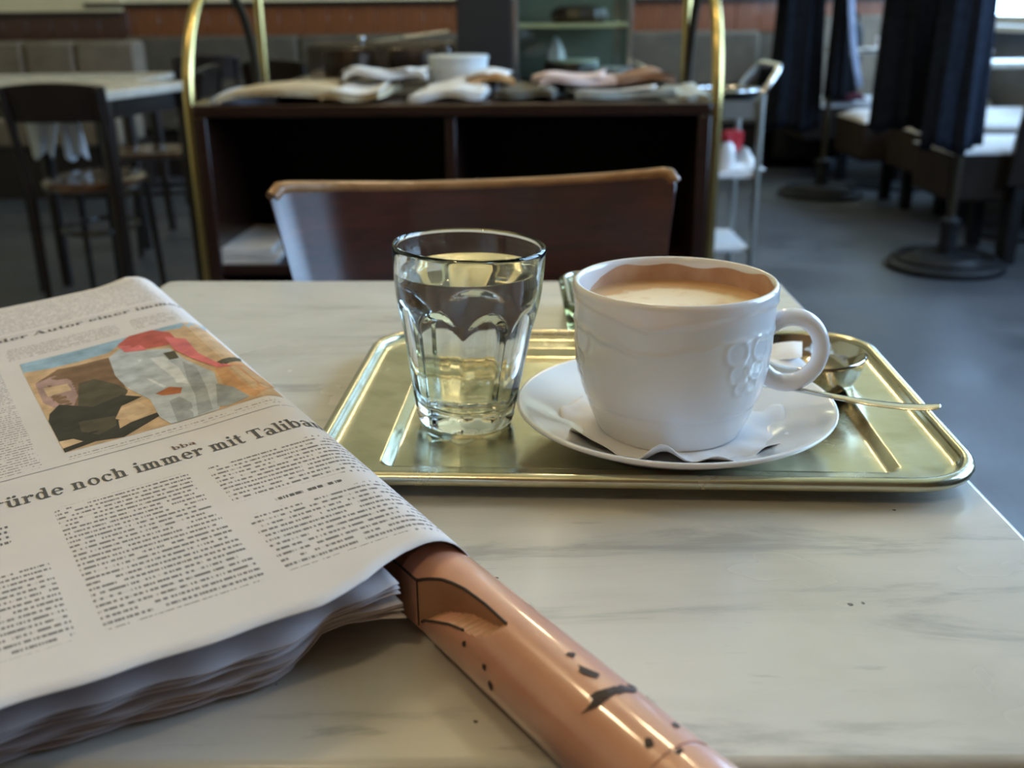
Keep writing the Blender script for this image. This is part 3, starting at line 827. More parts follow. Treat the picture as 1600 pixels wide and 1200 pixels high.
# ================================================================== NEWSPAPER
RHO, ZC = 0.0185, TZ + .0170
Os = at(240, 443, z=ZC + .64 * RHO); Bs = at(720, 855, z=ZC + .64 * RHO)
ET = (Bs - Os); ET[2] = 0; ET /= np.linalg.norm(ET)
ES = np.array([ET[1], -ET[0], 0]);  ES = ES if ES[0] < 0 else -ES
OC = Os + ES * (.77 * RHO); OC[2] = 0
def kslope(t):
    f = min(1, max(0, (t - .25) / .17)); f = f * f * (3 - 2 * f)
    return .09 + (.035 - .09) * f
def page(s, t, lift=0.0):
    if s >= 0:
        z = ZC + RHO - kslope(t) * s - .0012 * math.sin(s * 30) * min(1, s / .03) * 0.6
        # gentle waves of handled newsprint
        z += .0010 * math.sin(t * 21 + s * 14) * min(1, s / .04)
        z += .0060 * max(0, (.03 - t) / .03) ** 2 * -1 * min(1, s / .02) * .4
        p = OC + ET * t + ES * s; return np.array([p[0], p[1], z + lift])
    ph = min(-s / RHO, 2.6)
    r = RHO + lift
    p = OC + ET * t + ES * (-r * math.sin(ph))
    return np.array([p[0], p[1], max(ZC + r * math.cos(ph), TZ + .0012)])
def project(p):
    q = np.array(p) - CAM; w = q @ FWD
    return 800 + FPX * (q @ RT) / w, 600 - FPX * (q @ UP) / w
def inv(px, py):
    """page metres (s, t) of a place on the page"""
    s, t = .05, .2
    for _ in range(40):
        x, y = project(page(s, t)); h = 1e-4
        xs, ys_ = project(page(s + h, t)); xt, yt = project(page(s, t + h))
        J = np.array([[(xs - x) / h, (xt - x) / h], [(ys_ - y) / h, (yt - y) / h]])
        try: d = np.linalg.solve(J, [px - x, py - y])
        except Exception: break
        d = np.clip(d, -.05, .05); s += d[0]; t += d[1]
        s = max(s, -RHO * .75); 
        if abs(d).max() < 1e-6: break
    return s, t
news = thing('newspaper', 'folded grey newspaper with colour photograph clamped in the pink wooden stick', 'newspaper', (-.18, .42, TZ))
EB = sorted([inv(x, y) for x, y in ((655, 851), (628, 862), (600, 882), (575, 905), (540, 925), (500, 945), (430, 970), (340, 1000), (240, 1033), (120, 1070), (0, 1107))])
ES_, ET_ = [e[0] for e in EB], [e[1] for e in EB]
def T0(s):
    if s > ES_[-1]: return ET_[-1] + (s - ES_[-1]) * .02
    return float(np.interp(s, ES_, ET_)) + .0005 * math.sin(s * 190)
def Ttop(s): return -.004 + .004 * math.sin(s * 25) if s > 0 else 0.0
SMAX = 0.262
smin = -RHO * 2.3
ss = list(np.linspace(smin, 0, 14)) + list(np.linspace(.003, SMAX, 80))
def sheet_patch(s0, s1, t0, t1, ns, nt_, lift, feather=False):
    m = MB(); uv = []
    S_ = np.linspace(s0, s1, ns); 
    for j in range(nt_):
        for s in S_:
            ta = t0 if not callable(t0) else t0(s); tb = t1 if not callable(t1) else t1(s)
            t = ta + (tb - ta) * j / (nt_ - 1)
            edge_ = feather and (j in (0, nt_ - 1) or s == S_[0] or s == S_[-1])
            m.v.append(tuple(page(s, t, -.00008 if edge_ else lift))); uv.append((-s, t))
    for j in range(nt_ - 1):
        for i in range(ns - 1):
            m.f.append((j * ns + i, j * ns + i + 1, (j + 1) * ns + i + 1, (j + 1) * ns + i)); m.m.append(0)
    return m, uv
pm, uv = sheet_patch(smin, SMAX, Ttop, T0, 110, 70, 0)
PG = pm.build('top_page', m_paper, news, uv=uv, solid=.0004)
# lower sheets fanned out under the top page
EN = [(650, 962, .7665), (600, 966, .7655), (545, 970, .7645), (500, 985, .7600), (480, 1015, .7555), (455, 1045, .7535), (420, 1066, .7525), (360, 1086, .7522), (300, 1103, .7522), (200, 1130, .7520), (100, 1160, .7520), (0, 1188, .7520)]
en = []
for x, y, z in EN:
    p = at(x, y, z=z) - OC; en.append((p @ ES, p @ ET, z))
en.sort()
en_s, en_t, en_z = zip(*en)
NSH = 8
WS = [.10, .40, .47, .56, .74, .79, .86, .97, 1.0]
NSH = len(WS)
for k in range(1, NSH + 1):
    w = WS[k - 1]
    ph = random.uniform(0, 6)
    def edge(s):
        t0, z0 = T0(max(s, ES_[0])), page(s, T0(max(s, ES_[0])))[2]
        t1, z1 = float(np.interp(s, en_s, en_t)), float(np.interp(s, en_s, en_z))
        if s > en_s[-1]: t1 += (s - en_s[-1]) * .05
        ww = w + .05 * math.sin(s * 38 + 1.3 * (k // 3)) * (1 - w) * min(1, w * 3) + .012 * math.sin(s * 95 + 2 * ph) * (1 - w)
        ww = min(1, max(.02, ww))
        return t0 + (t1 - t0) * ww + .0008 * math.sin(s * 240 + ph * 3) - (.012 if k == 1 else 0), z0 + (z1 - z0) * ww - .0006 * (1 if k < NSH else 0)
    m = MB(); S_ = np.linspace(.012, SMAX - .002 * k, 90); J = 26
    for j in range(J):
        q = j / (J - 1)
        for s in S_:
            tb, zb_ = edge(s)
            t = .003 + (tb - .003) * q
            pz = page(s, min(t, T0(s)))[2] - .0006
            flat = max(TZ + .0008, pz - .0007 - k * (pz - TZ - .002) / (NSH + .3))
            f = min(1, max(0, (t - (tb - .10)) / .10)); f = f * f * (3 - 2 * f)
            z = flat + (zb_ - flat) * f
            if t < T0(s): z = min(z, pz - .0003 * k)
            p = OC + ET * t + ES * s
            m.v.append((p[0], p[1], max(z, TZ + .0006 + .0002 * (NSH - k))))
    ns = len(S_)
    for j in range(J - 1):
        for i in range(ns - 1):
            m.f.append((j * ns + i + 1, j * ns + i, (j + 1) * ns + i, (j + 1) * ns + i + 1)); m.m.append(0)
    m.build('inner_sheet', m_paper_shaded, news, solid=.0005, weld=False)
# --- print on the top page
LIFT = .00010
def column(s_right, s_left, t0, t1, m=m_text, name='text_column'):
    n = max(6, int((s_left - s_right) / .0025)); nt_ = max(4, int((t1 - t0) / .006))
    pm, uv = sheet_patch(s_right - .0012, s_left + .0012, t0 - .0008, t1 + .0008, n, nt_, LIFT, True)
    return pm.build(name, m, PG, uv=uv)
def ST(x, y): return inv(x, y)
c2l = (ST(97, 800)[0] + ST(150, 990)[0]) / 2; c2r = (ST(300, 745)[0] + ST(412, 900)[0]) / 2
c3l = (ST(322, 720)[0] + ST(443, 900)[0]) / 2
c1r = (ST(60, 830)[0] + ST(118, 1000)[0]) / 2
t_head = ST(300, 712)[1]; t_bot2 = ST(160, 996)[1]; t_bot3 = ST(450, 898)[1]
PITCHT = .0037
def snap(t): return math.floor(t / PITCHT) * PITCHT
column(c2r, c2l, snap(ST(200, 765)[1]), snap(ST(280, 955)[1]) + PITCHT)
t3a, t3m, t3b = ST(370, 715)[1], ST(385, 790)[1], ST(470, 885)[1]
column(-RHO * .8, c3l, snap(t3a), snap(t3m))
column(.004, .030, snap(t3m) + .3 * PITCHT, snap(t3m) + 1.5 * PITCHT, m_text_bold, 'subheading')
column(-RHO * .8, c3l, snap(t3m) + 2 * PITCHT, snap(t3b) + PITCHT)
column(c1r + .008, SMAX - .01, ST(20, 810)[1], ST(30, 855)[1], m_text_bold)
column(c1r, SMAX - .01, snap(ST(50, 880)[1]), snap(ST(70, 1025)[1]))
phl = (ST(40, 566)[0] + ST(88, 710)[0]) / 2
ph_t0, ph_t1 = ST(150, 540)[1], ST(250, 668)[1]
column(phl + .010, SMAX - .01, ST(10, 570)[1], ST(20, 745)[1], m_text_small)
column(-.006, phl, ph_t1 + .0035, ph_t1 + .0035 + .0062, m_text_small, 'caption')
hd_t = ST(140, 505)[1]
column(phl - .055, phl + .004, hd_t + .010, ph_t0 - .006, m_text_small)
column(-.004, phl - .062, hd_t + .010, ph_t0 - .006, m_text_small)
column(-.004, SMAX - .01, .006, hd_t - .014, m_text_small)
def rule(t, s0, s1, w=.0005):
    pm, uv = sheet_patch(s0, s1, t, t + w, 60, 2, LIFT)
    pm.build('printed_rule', m_ink_grey, PG, uv=uv)
m_ink_grey = mat('grey_hairline_ink', (0.22, 0.21, 0.21), 0.8)
rule(ph_t1 + .0140, -.010, SMAX - .01); rule(hd_t - .0105, -.004, SMAX - .01, .0004)

# serif letters drawn as polygons (x to the right, y up, x-height 0.5, cap height 0.72)
STEM, HAIR, SER = .125, .045, .05
def rect(x0, y0, x1, y1): return [[(x0, y0), (x1, y0), (x1, y1), (x0, y1)]]
def bowl(cx, cy, rx, ry, a0=0, a1=360, st=STEM, ha=HAIR, n=26):
    q = []
    for i in range(n):
        a, b = math.radians(a0 + (a1 - a0) * i / n), math.radians(a0 + (a1 - a0) * (i + 1) / n)
        o = lambda t: (cx + rx * math.cos(t), cy + ry * math.sin(t))
        inn = lambda t: (cx + (rx - st) * math.cos(t), cy + (ry - ha) * math.sin(t))
        q.append([o(a), o(b), inn(b), inn(a)])
    return q
def stem(x, y0, y1, s0=True, s1='l'):
    q = rect(x, y0, x + STEM, y1)
    if s0: q += rect(x - .07, y0, x + STEM + .07, y0 + SER)
    if s1 == 'l': q += rect(x - .075, y1 - SER, x + STEM, y1)
    if s1 == 'f': q += rect(x - .07, y1 - SER, x + STEM + .07, y1)
    return q
def dot(cx, cy, r=.075): return [[(cx + r * math.cos(a), cy + r * math.sin(a)) for a in np.linspace(0, 2 * PI, 12, endpoint=False)]]
def arch(x, w): return bowl(x + STEM / 2 + w / 2 + .01, .33, w / 2 + STEM / 2, .175, 0, 170)
XH = .5
def glyph(c):
    if c == 'n': return stem(.08, 0, XH) + arch(.08, .26) + stem(.08 + .26 + .0, 0, .34, True, None), .60
    if c == 'm': return stem(.08, 0, XH) + arch(.08, .24) + stem(.32, 0, .34, True, None) + arch(.32, .24) + stem(.56, 0, .34, True, None), .82
    if c == 'h': return stem(.08, 0, .74) + arch(.08, .26) + stem(.34, 0, .34, True, None), .60
    if c == 'r': return stem(.08, 0, XH) + bowl(.33, .34, .13, .165, 60, 175, .06, .05) + dot(.385, .41, .075), .47
    if c == 'i': return stem(.08, 0, XH) + dot(.145, .68), .30
    if c == 'l': return stem(.08, 0, .74), .29
    if c == 't': return stem(.10, .06, .68, False, None) + rect(.01, XH - SER, .34, XH) + bowl(.25, .12, .15, .13, 180, 330, STEM, .05), .38
    if c in 'uü':
        q = stem(.07, .15, XH, False) + bowl(.27, .17, .20, .18, 180, 350, STEM, .055) + stem(.37, 0, XH, False) + rect(.37, 0, .57, SER)
        if c == 'ü': q += dot(.17, .67) + dot(.38, .67)
        return q, .61
    if c == 'd': return bowl(.25, .25, .21, .26) + stem(.36, 0, .74, False) + rect(.36, 0, .56, SER), .60
    if c == 'b': return stem(.07, 0, .74, False) + bowl(.30, .25, .22, .26), .57
    if c == 'o': return bowl(.27, .25, .23, .26), .55
    if c == 'c': return bowl(.27, .25, .23, .26, 50, 315) + dot(.40, .39, .065), .50
    if c == 'e': return bowl(.27, .25, .23, .26, 0, 318) + rect(.14, .25, .49, .25 + HAIR), .53
    if c == 'a': return bowl(.22, .36, .19, .15, 0, 165, .10, .045) + stem(.32, .05, .38, False, None) + bowl(.22, .14, .19, .155) + rect(.34, 0, .53, SER), .55
    if c == 'w':
        q = []
        for x0, x1, w in ((.02, .20, .13), (.20, .34, .05), (.32, .50, .13), (.50, .64, .05)):
            up = x0 in (.20, .50)
            q += [[(x0, 0 if up else XH), (x0 + w, 0 if up else XH), (x1 + w, XH if up else 0), (x1, XH if up else 0)]]
        return q + rect(-.04, XH - SER, .22, XH) + rect(.26, XH - SER, .50, XH) + rect(.56, XH - SER, .76, XH), .76
    if c == 'T': return rect(.24, 0, .40, .72) + rect(.15, 0, .49, SER) + rect(.02, .67, .62, .72) + rect(.02, .52, .06, .72) + rect(.58, .52, .62, .72), .66
    if c == 'A': return [[(.02, 0), (.07, 0), (.34, .74), (.30, .74)], [(.50, 0), (.66, 0), (.40, .74), (.28, .74)]] + rect(.15, .22, .52, .27) + rect(-.04, 0, .18, SER) + rect(.42, 0, .74, SER), .74
    return [], .28
def typeset(text, s_start, t_base, size, name, wid=1.0, m=None, end_s=None):
    adv = sum(glyph(c)[1] for c in text)
    if end_s is not None: wid = (s_start - end_s) / (adv * size)
    m_ = MB(); x = 0
    for c in text:
        polys, a = glyph(c)
        for pl in polys:
            q = []
            # split long polygons so they follow the curve of the page
            for (px, py) in pl:
                s = s_start - (x + px) * size * wid; t = t_base - py * size
                q.append(tuple(page(s, t, LIFT + .00008)))
            m_.add(q, [tuple(range(len(q)))])
        x += a
    return m_.build(name, m or m_ink, PG, smooth=False, weld=False)
hs0 = ST(2, 806); hs1 = ST(482, 658); tb = (ST(100, 775)[1] + ST(250, 731)[1] + ST(400, 681)[1]) / 3
hl = typeset('ürde noch immer mit Taliban', ST(12, 798)[0], tb, .0150, 'headline', end_s=ST(494, 655)[0])
_w = typeset('w', ST(12, 798)[0] + .0117 * 1.0, tb, .0150, 'headline', 1.0)
typeset('der Autor einer immer', ST(0, 542)[0], (ST(60, 527)[1] + ST(160, 495)[1]) / 2, .0088, 'headline', end_s=ST(268, 465)[0])
typeset('bba', ST(268, 701)[0], ST(285, 700)[1], .0062, 'kicker', end_s=ST(305, 690)[0], m=mat('brown_ink', (.16, .09, .08), .8))

# printed colour photograph on the page
def hexc(r, g_, b):
    f = lambda c: ((c / 255 + .055) / 1.055) ** 2.4 if c > 10 else c / 255 / 12.92
    return (f(r) * .95, f(g_) * .95, f(b) * .95)
PC = [('sand', (205, 172, 135)), ('sky', (150, 178, 196)), ('olive', (88, 82, 66)), ('brown', (128, 100, 76)), ('black', (62, 60, 52)), ('robe', (186, 192, 196)), ('robe_light', (214, 216, 216)),
      ('robe_shade', (160, 164, 166)), ('scarf', (188, 96, 86)), ('scarf_pink', (222, 122, 122)), ('hand', (186, 112, 72)), ('mauve', (172, 142, 134)), ('pale_sand', (214, 184, 148)), ('orange_sand', (206, 156, 112))]
pmats = []
for nm, c in PC:
    cc = hexc(*c); pmats.append(noisy('photo_print_' + nm, tuple(v * .72 for v in cc), tuple(min(1, v * 1.22) for v in cc), 95, .8, spec=.25))
PI_ = {nm: i for i, (nm, _) in enumerate(PC)}
ph = MB()
def pq(px, py): 
    s, t = inv(px, py)
    return min(phl, s), min(ph_t1, max(ph_t0, t))
_lay = [0]
def flat_poly(pts, nm):
    """one colour area of the print, cut into a fine fan so that it follows the page"""
    st_ = [pq(x, y) for x, y in pts]
    _lay[0] += 1
    lift = LIFT + .00001 * _lay[0]
    import mathutils.geometry as G
    # densify outline
    out = []
    for i in range(len(st_)):
        a, b = np.array(st_[i]), np.array(st_[(i + 1) % len(st_)])
        k = max(1, int(np.linalg.norm(b - a) / .004))
        out += [tuple(a + (b - a) * j / k) for j in range(k)]
    bm = bmesh.new(); vs = [bm.verts.new((s, t, 0)) for s, t in out]
    try: f = bm.faces.new(vs)
    except ValueError: bm.free(); return
    bmesh.ops.triangulate(bm, faces=bm.faces[:])
    bmesh.ops.subdivide_edges(bm, edges=[e for e in bm.edges if e.calc_length() > .006], cuts=2, use_grid_fill=False)
    bmesh.ops.triangulate(bm, faces=bm.faces[:])
    bm.verts.index_update()
    ph.add([tuple(page(v.co.x, v.co.y, lift)) for v in bm.verts], [tuple(v.index for v in f.verts) for f in bm.faces], PI_[nm])
    bm.free()
s_r = -RHO * .55
n = 40
base, uvb = sheet_patch(s_r, phl, ph_t0, ph_t1, n, 24, LIFT)
ph.add(base.v, base.f, PI_['sand'])
Z = lambda pts: [(40 + x / 4, 500 + y / 4) for x, y in pts]      # crop coordinates of the print
skyb = [(-40, 330), (150, 300), (330, 265), (520, 205), (600, 150), (860, 95), (1120, 70), (1250, 60)]
flat_poly([(20, 548), (60, 530), (180, 508), (330, 478), (352, 520), (300, 517)] [:1] + Z([(-60, 345), (0, 330), (150, 305), (330, 262), (520, 205), (620, 130), (860, 70), (1130, 68), (1060, -30), (800, -20), (500, 60), (-80, 190)]), 'sky')
flat_poly(Z([(200, 310), (330, 285), (520, 235), (600, 380), (640, 450), (560, 560), (330, 600), (120, 520), (60, 400)]), 'brown')
flat_poly(Z([(60, 400), (180, 350), (290, 375), (330, 470), (300, 545), (200, 560), (110, 520)]), 'mauve')
flat_poly(Z([(110, 430), (260, 400), (290, 440), (140, 480)]), 'pale_sand')
flat_poly(Z([(330, 400), (430, 370), (560, 400), (640, 440), (600, 520), (500, 600), (330, 560)]), 'olive')
flat_poly(Z([(150, 590), (210, 530), (420, 545), (600, 470), (730, 480), (600, 540), (560, 620), (660, 640), (820, 580), (840, 600), (620, 740), (440, 760), (200, 850), (130, 640)]), 'black')
flat_poly(Z([(330, 640), (560, 600), (570, 660), (460, 720), (350, 700)]), 'olive')
flat_poly(Z([(180, 770), (300, 745), (360, 760), (220, 810)]), 'pale_sand')
flat_poly(Z([(590, 560), (700, 510), (790, 560), (760, 600), (660, 630), (570, 620)]), 'pale_sand')
flat_poly(Z([(580, 630), (640, 615), (660, 640), (590, 680)]), 'sand')
flat_poly(Z([(1180, 300), (1350, 270), (1560, 430), (1440, 480), (1250, 420)]), 'orange_sand')
flat_poly(Z([(520, 240), (590, 180), (760, 190), (900, 180), (1000, 250), (1180, 330), (1230, 480), (1210, 560), (1050, 620), (920, 660), (840, 610), (780, 500), (640, 430), (560, 350)]), 'robe')
flat_poly(Z([(640, 430), (700, 350), (900, 400), (820, 460), (720, 450)]), 'robe_light')
flat_poly(Z([(700, 250), (860, 230), (960, 300), (1020, 400), (900, 390), (760, 320)]), 'robe_light')
flat_poly(Z([(980, 260), (1070, 300), (1130, 420), (1170, 560), (1080, 600), (1060, 470), (1010, 370)]), 'robe_shade')
flat_poly(Z([(900, 510), (960, 480), (1040, 520), (1060, 620), (960, 650)]), 'robe_shade')
flat_poly(Z([(1190, 400), (1300, 420), (1400, 480), (1260, 540), (1200, 540)]), 'robe_shade')
flat_poly(Z([(810, 465), (900, 420), (980, 425), (970, 460), (860, 475)]), 'hand')
flat_poly(Z([(575, 160), (640, 100), (780, 55), (900, 80), (960, 140), (860, 165), (700, 190)]), 'scarf')
flat_poly(Z([(575, 165), (720, 160), (760, 190), (620, 205)]), 'scarf_pink')
flat_poly(Z([(870, 110), (1000, 120), (1080, 210), (1190, 265), (1300, 290), (1200, 300), (1060, 250), (930, 190)]), 'scarf_pink')
flat_poly(Z([(860, 210), (930, 195), (960, 240), (900, 250)]), 'olive')
flat_poly(Z([(1195, 265), (1340, 245), (1350, 262), (1240, 285)]), 'olive')
ph.build('printed_photo', pmats, PG, smooth=False, weld=False)['label'] = 'colour photograph of a robed figure bending on sand, printed on the page'

# ================================================================== WOODEN NEWSPAPER TROLLEY
YT = 2.40
tl_, tr_ = at(300, 165, z=TZ), at(1113, 160, z=TZ)
TW = float(np.linalg.norm(tr_ - tl_)); tyaw = math.atan2(tr_[1] - tl_[1], tr_[0] - tl_[0]); tcx, tcy = float((tl_[0] + tr_[0]) / 2), float((tl_[1] + tr_[1]) / 2)
TD = 0.58; hw = TW / 2
tro = thing('newspaper_trolley', 'dark wooden trolley with brass arched rails covered in newspapers', 'trolley', (0, 0, 0))
MB().box(-hw, hw, 0, TD, .722, .75).build('trolley_top', m_wood_trolley, tro, bevel=.004)
for sx in (-1, 1):
    MB().box(sx * hw - (.028 if sx > 0 else 0), sx * hw + (0 if sx > 0 else .028), .0, TD, .16, .7215).build('side_panel', m_wood_trolley, tro, bevel=.003)
MB().box(-hw + .028, hw - .028, TD - .02, TD, .16, .7215).build('back_panel', m_wood_black, tro)
MB().box(-.012, .012, .01, TD - .02, .375, .7215).build('divider', m_wood_trolley, tro, bevel=.002)
MB().box(-hw + .028, hw - .028, .005, TD - .02, .350, .3745).build('shelf', m_wood_trolley, tro, bevel=.002)
MB().box(-hw + .028, hw - .028, .0, TD - .02, .16, .19).build('bottom_board', m_wood_trolley, tro, bevel=.002)
for sx in (-1, 1):
    x = sx * (hw + .013)
    fr_ = [(x, .02, .10), (x, .02, .70)] + [(x, .02 + .29 * (1 - math.cos(t)), .73 + .29 * math.sin(t)) for t in np.linspace(0, PI / 2, 14)]
    MB().tube(fr_, .0135, 14).build('arch_rail', m_brass, tro)
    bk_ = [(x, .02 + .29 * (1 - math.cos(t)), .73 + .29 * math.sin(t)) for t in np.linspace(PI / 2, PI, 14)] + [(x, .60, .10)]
    MB().tube(bk_, .012, 12).build('arch_rail_shaded', m_bronze_and_shade, tro)  # rear half of the brass hoop, its shade put in as dark metal
    MB().tube([(x - sx * .004, .655, .10), (x - sx * .004, .655, 1.12)], .0125, 12).build('rear_post', m_brass, tro)
    for yy in (.02, .60):
        MB().lathe([(0, -.012), (.028, -.012), (.034, -.006), (.034, .006), (.028, .012), (0, .012)], 20).xf(Matrix.Translation((x, yy, .0345)) @ Matrix.Rotation(PI / 2, 4, 'Y')).build('caster', m_iron, tro)
        MB().box(x - .014, x + .014, yy - .012, yy + .012, .0345, .105).build('caster_fork', m_iron, tro)
    MB().tube([(x, .02, .745), (x, .655, .745)], .006, 8).build('side_rail', m_brass, tro)
tro.location = (tcx, tcy, 0); tro.rotation_euler = (0, 0, tyaw)
def newspaper_on(px0, px1, py, yoff, h, depth, matl, label, seed, curl=.02, rot=0.0, z0=TZ, blankets=0):
    """a folded, slightly crumpled newspaper lying on the trolley between two places"""
    rnd = random.Random(seed)
    a = at(px0, py, Y=tcy + yoff); b = at(px1, py, Y=tcy + yoff)
    w = abs(b[0] - a[0]); cx = (a[0] + b[0]) / 2; cy = tcy + yoff + depth / 2
    p1, p2, p3 = rnd.uniform(0, 6), rnd.uniform(0, 6), rnd.uniform(1, 2)
    def ztop(u, v):
        return h * (.52 + .13 * math.sin(u * 4 * p3 + p1) + .10 * math.sin(v * 5 + p2) + .12 * (v if seed % 2 else 1 - v)) * (1 - .35 * abs(2 * u - 1) ** 6) + curl * max(0, u - .75) ** 2 * 6 * rnd_s
    rnd_s = 1 if rnd.random() > .5 else .2
    if seed in (4, 6, 8, 10): z0 += .020; depth *= .8
    r = thing('folded_newspaper', label, 'newspaper', (cx, cy, z0), 'newspapers on the trolley')
    m = MB(); nu, nv = 22, 14
    fa = lambda u, v: (cx + (u - .5) * w, cy + (v - .5) * depth + .006 * math.sin(u * 9 + p1), z0 + .004 + ztop(u, v))
    fb = lambda u, v: (cx + (u - .5) * w, cy + (v - .5) * depth + .006 * math.sin(u * 9 + p1), z0 + max(.0012, (ztop(u, v) - .010) * min(1, 1.6 - v)))
    sh = shell(fa, fb, nu, nv); sh.build('folded_sheets', matl, r, angle=50)
    fl_ = MB().grid(lambda u, v: (cx + (u - .5) * w * .90, cy + (v - .5) * depth * .9, z0 + .0062 + ztop(u, v) + .012 * u * u * v), 18, 10)
    tw_ = rnd.uniform(-.22, .22)
    fl_.xf(Matrix.Translation((cx, cy, 0)) @ Matrix.Rotation(tw_, 4, 'Z') @ Matrix.Translation((-cx, -cy, 0)))
    fl_.build('loose_page', matl if seed % 3 else m_np_white, r, solid=.001)
    r.location = r.location
    r.rotation_euler = (0, 0, rot)
    return r
m_np_tan = noisy('tan_newsprint', (0.42, 0.33, 0.20), (0.52, 0.43, 0.28), 30, .85)
m_np_white = noisy('white_newsprint', (0.60, 0.60, 0.60), (0.70, 0.70, 0.69), 30, .85)
m_np_grey = noisy('greenish_grey_newsprint', (0.30, 0.32, 0.29), (0.42, 0.44, 0.40), 30, .85)
m_np_dark = noisy('dark_printed_cover', (0.06, 0.06, 0.055), (0.16, 0.15, 0.12), 25, .7)
m_np_orange = noisy('orange_printed_cover', (0.40, 0.20, 0.07), (0.50, 0.28, 0.10), 20, .7)
m_np_pink = noisy('pink_printed_page', (0.55, 0.42, 0.40), (0.65, 0.52, 0.50), 20, .8)
m_np_brown = noisy('brown_printed_cover', (0.16, 0.08, 0.04), (0.26, 0.13, 0.07), 25, .7)
newspaper_on(318, 420, 150, .06, .020, .30, m_blueprint, 'newspaper with a blue edge at the far left of the wooden trolley', 1, rot=.10)
newspaper_on(338, 520, 140, .03, .042, .34, m_np_tan, 'large tan newspaper lying rumpled left on the wooden trolley', 2)
newspaper_on(505, 600, 140, .015, .040, .30, m_np_tan, 'crumpled newspaper overhanging the trolley front between two piles', 3, rot=-.08)
newspaper_on(530, 660, 130, .16, .060, .30, m_np_white, 'pale newspaper with raised fold beside the round grey tin', 4, rot=.05)
newspaper_on(648, 765, 140, .04, .040, .30, m_np_white, 'white newspaper with pale green fold in the middle of the trolley', 5, rot=-.12)
newspaper_on(722, 800, 125, .14, .045, .26, m_np_orange, 'magazine with an orange cover in front of the glass vitrine', 6, rot=.1)
newspaper_on(785, 880, 150, .03, .034, .30, m_np_dark, 'dark printed newspaper drooping over the trolley front edge', 7, rot=-.15)
newspaper_on(840, 960, 145, .08, .040, .32, m_np_pink, 'newspaper showing a pink page below the glass vitrine', 8, rot=.06)
newspaper_on(900, 1050, 150, .04, .030, .30, m_np_grey, 'greenish grey newspaper near the right end of the trolley', 9)
newspaper_on(960, 1060, 145, .10, .038, .26, m_np_brown, 'brown covered magazine at the right end under the brass post', 10, rot=-.05)
newspaper_on(1062, 1112, 150, .03, .012, .25, m_np_grey, 'thin grey leaflet beside the right brass arch', 11)
for i, (dz, dx) in enumerate(((0, 0), (.014, .01), (.027, -.008))):
    a = at(345, 395, Y=tcy + .10); b = at(440, 395, Y=tcy + .10)
    o = MB()
    w = b[0] - a[0]; cx = (a[0] + b[0]) / 2 + dx
    sh = shell(lambda u, v: (cx + (u - .5) * w, tcy + .04 + v * .30, .3752 + dz + .011 + .003 * math.sin(5 * u + i)), lambda u, v: (cx + (u - .5) * w, tcy + .04 + v * .30, .3752 + dz + .0004 + (.003 * math.sin(5 * u + i - 1) if i else 0)), 16, 6)
    p = sh.build('folded_newspaper', m_np_white)
    tag(p, ('lowest folded newspaper stacked on the inner trolley shelf', 'middle folded newspaper stacked on the inner trolley shelf', 'top folded newspaper stacked on the inner trolley shelf')[i], 'newspaper', 'newspapers on the inner trolley shelf')

# round grey tin on the trolley
p = at(717, 128, z=TZ); RTN = .078
p = np.array([at(717, 128, Y=tcy + .46)[0], tcy + .46, TZ])
tin = thing('round_tin', 'pale blue grey round tin standing on the trolley beside the vitrine', 'tin', p)
m_tin = noisy('pale_enamel', (0.50, 0.53, 0.52), (0.57, 0.60, 0.60), 8, .4)
ztin = float(at(717, 86, Y=tcy + .46)[2])
MB().lathe([(0, TZ + .0005), (RTN - .003, TZ + .0005), (RTN, TZ + .003), (RTN, ztin - .012)], 40, (p[0], p[1], 0)).build('tin_body', m_tin, tin)
MB().lathe([(RTN, ztin - .012), (RTN + .003, ztin - .0115), (RTN + .003, ztin - .001), (RTN, ztin), (0, ztin + .001)], 40, (p[0], p[1], 0)).build('tin_lid', m_tin, tin)
# acrylic cake cover
ya = 3.35
a = at(478, 124, Y=ya); b = at(706, 70, Y=ya)
sd = thing('side_counter', 'low dark counter behind the newspaper trolley', 'counter', (float(a[0]) + .1, ya + .2, 0))
cz = .74
MB().box(a[0] - .08, b[0] + .005, ya - .08, ya + .42, cz - .03, cz).build('counter_top', m_wood_dark, sd, bevel=.004)
MB().box(a[0] - .05, b[0], ya - .04, ya + .40, .08, cz - .0305).build('counter_body', m_wood_dark, sd, bevel=.003)
MB().box(a[0] - .03, b[0] - .02, ya - .02, ya + .38, .0, .0795).build('plinth', m_wood_black, sd)
cv = thing('cake_cover', 'smoky acrylic box cover over cake behind the newspapers', 'cake cover', (float(a[0] + b[0]) / 2, ya + .12, cz))
zt_ = float(at(600, 68, Y=ya)[2])
x0, x1 = float(a[0]), float(b[0])
MB().box(x0, x1, ya, ya + .30, cz + .012, zt_).build('cover_shell', m_acrylic, cv, bevel=.02, seg=4)
MB().box(x0 - .01, x1 + .002, ya - .01, ya + .31, cz + .0005, cz + .0118).build('cover_base', m_steel_dull, cv, bevel=.003)
MB().lathe([(0, zt_ + .022), (.010, zt_ + .020), (.012, zt_ + .014), (.006, zt_ + .006), (.006, zt_), (0, zt_)], 20, (float(at(562, 70, Y=ya)[0]), ya + .05, 0)).build('knob', m_chrome, cv)
for i, fx in enumerate((.27, .72)):
    cc = (x0 + (x1 - x0) * fx, ya + .15, cz + .0125)
    o = MB().lathe([(0, 0), (.085, 0), (.088, .01), (.086, .07), (.078, .082), (0, .084)], 36, cc).build('brown_cake', m_cake)
    tag(o, ('round brown cake on the left under the acrylic cover', 'round brown cake on the right under the acrylic cover')[i], 'cake')
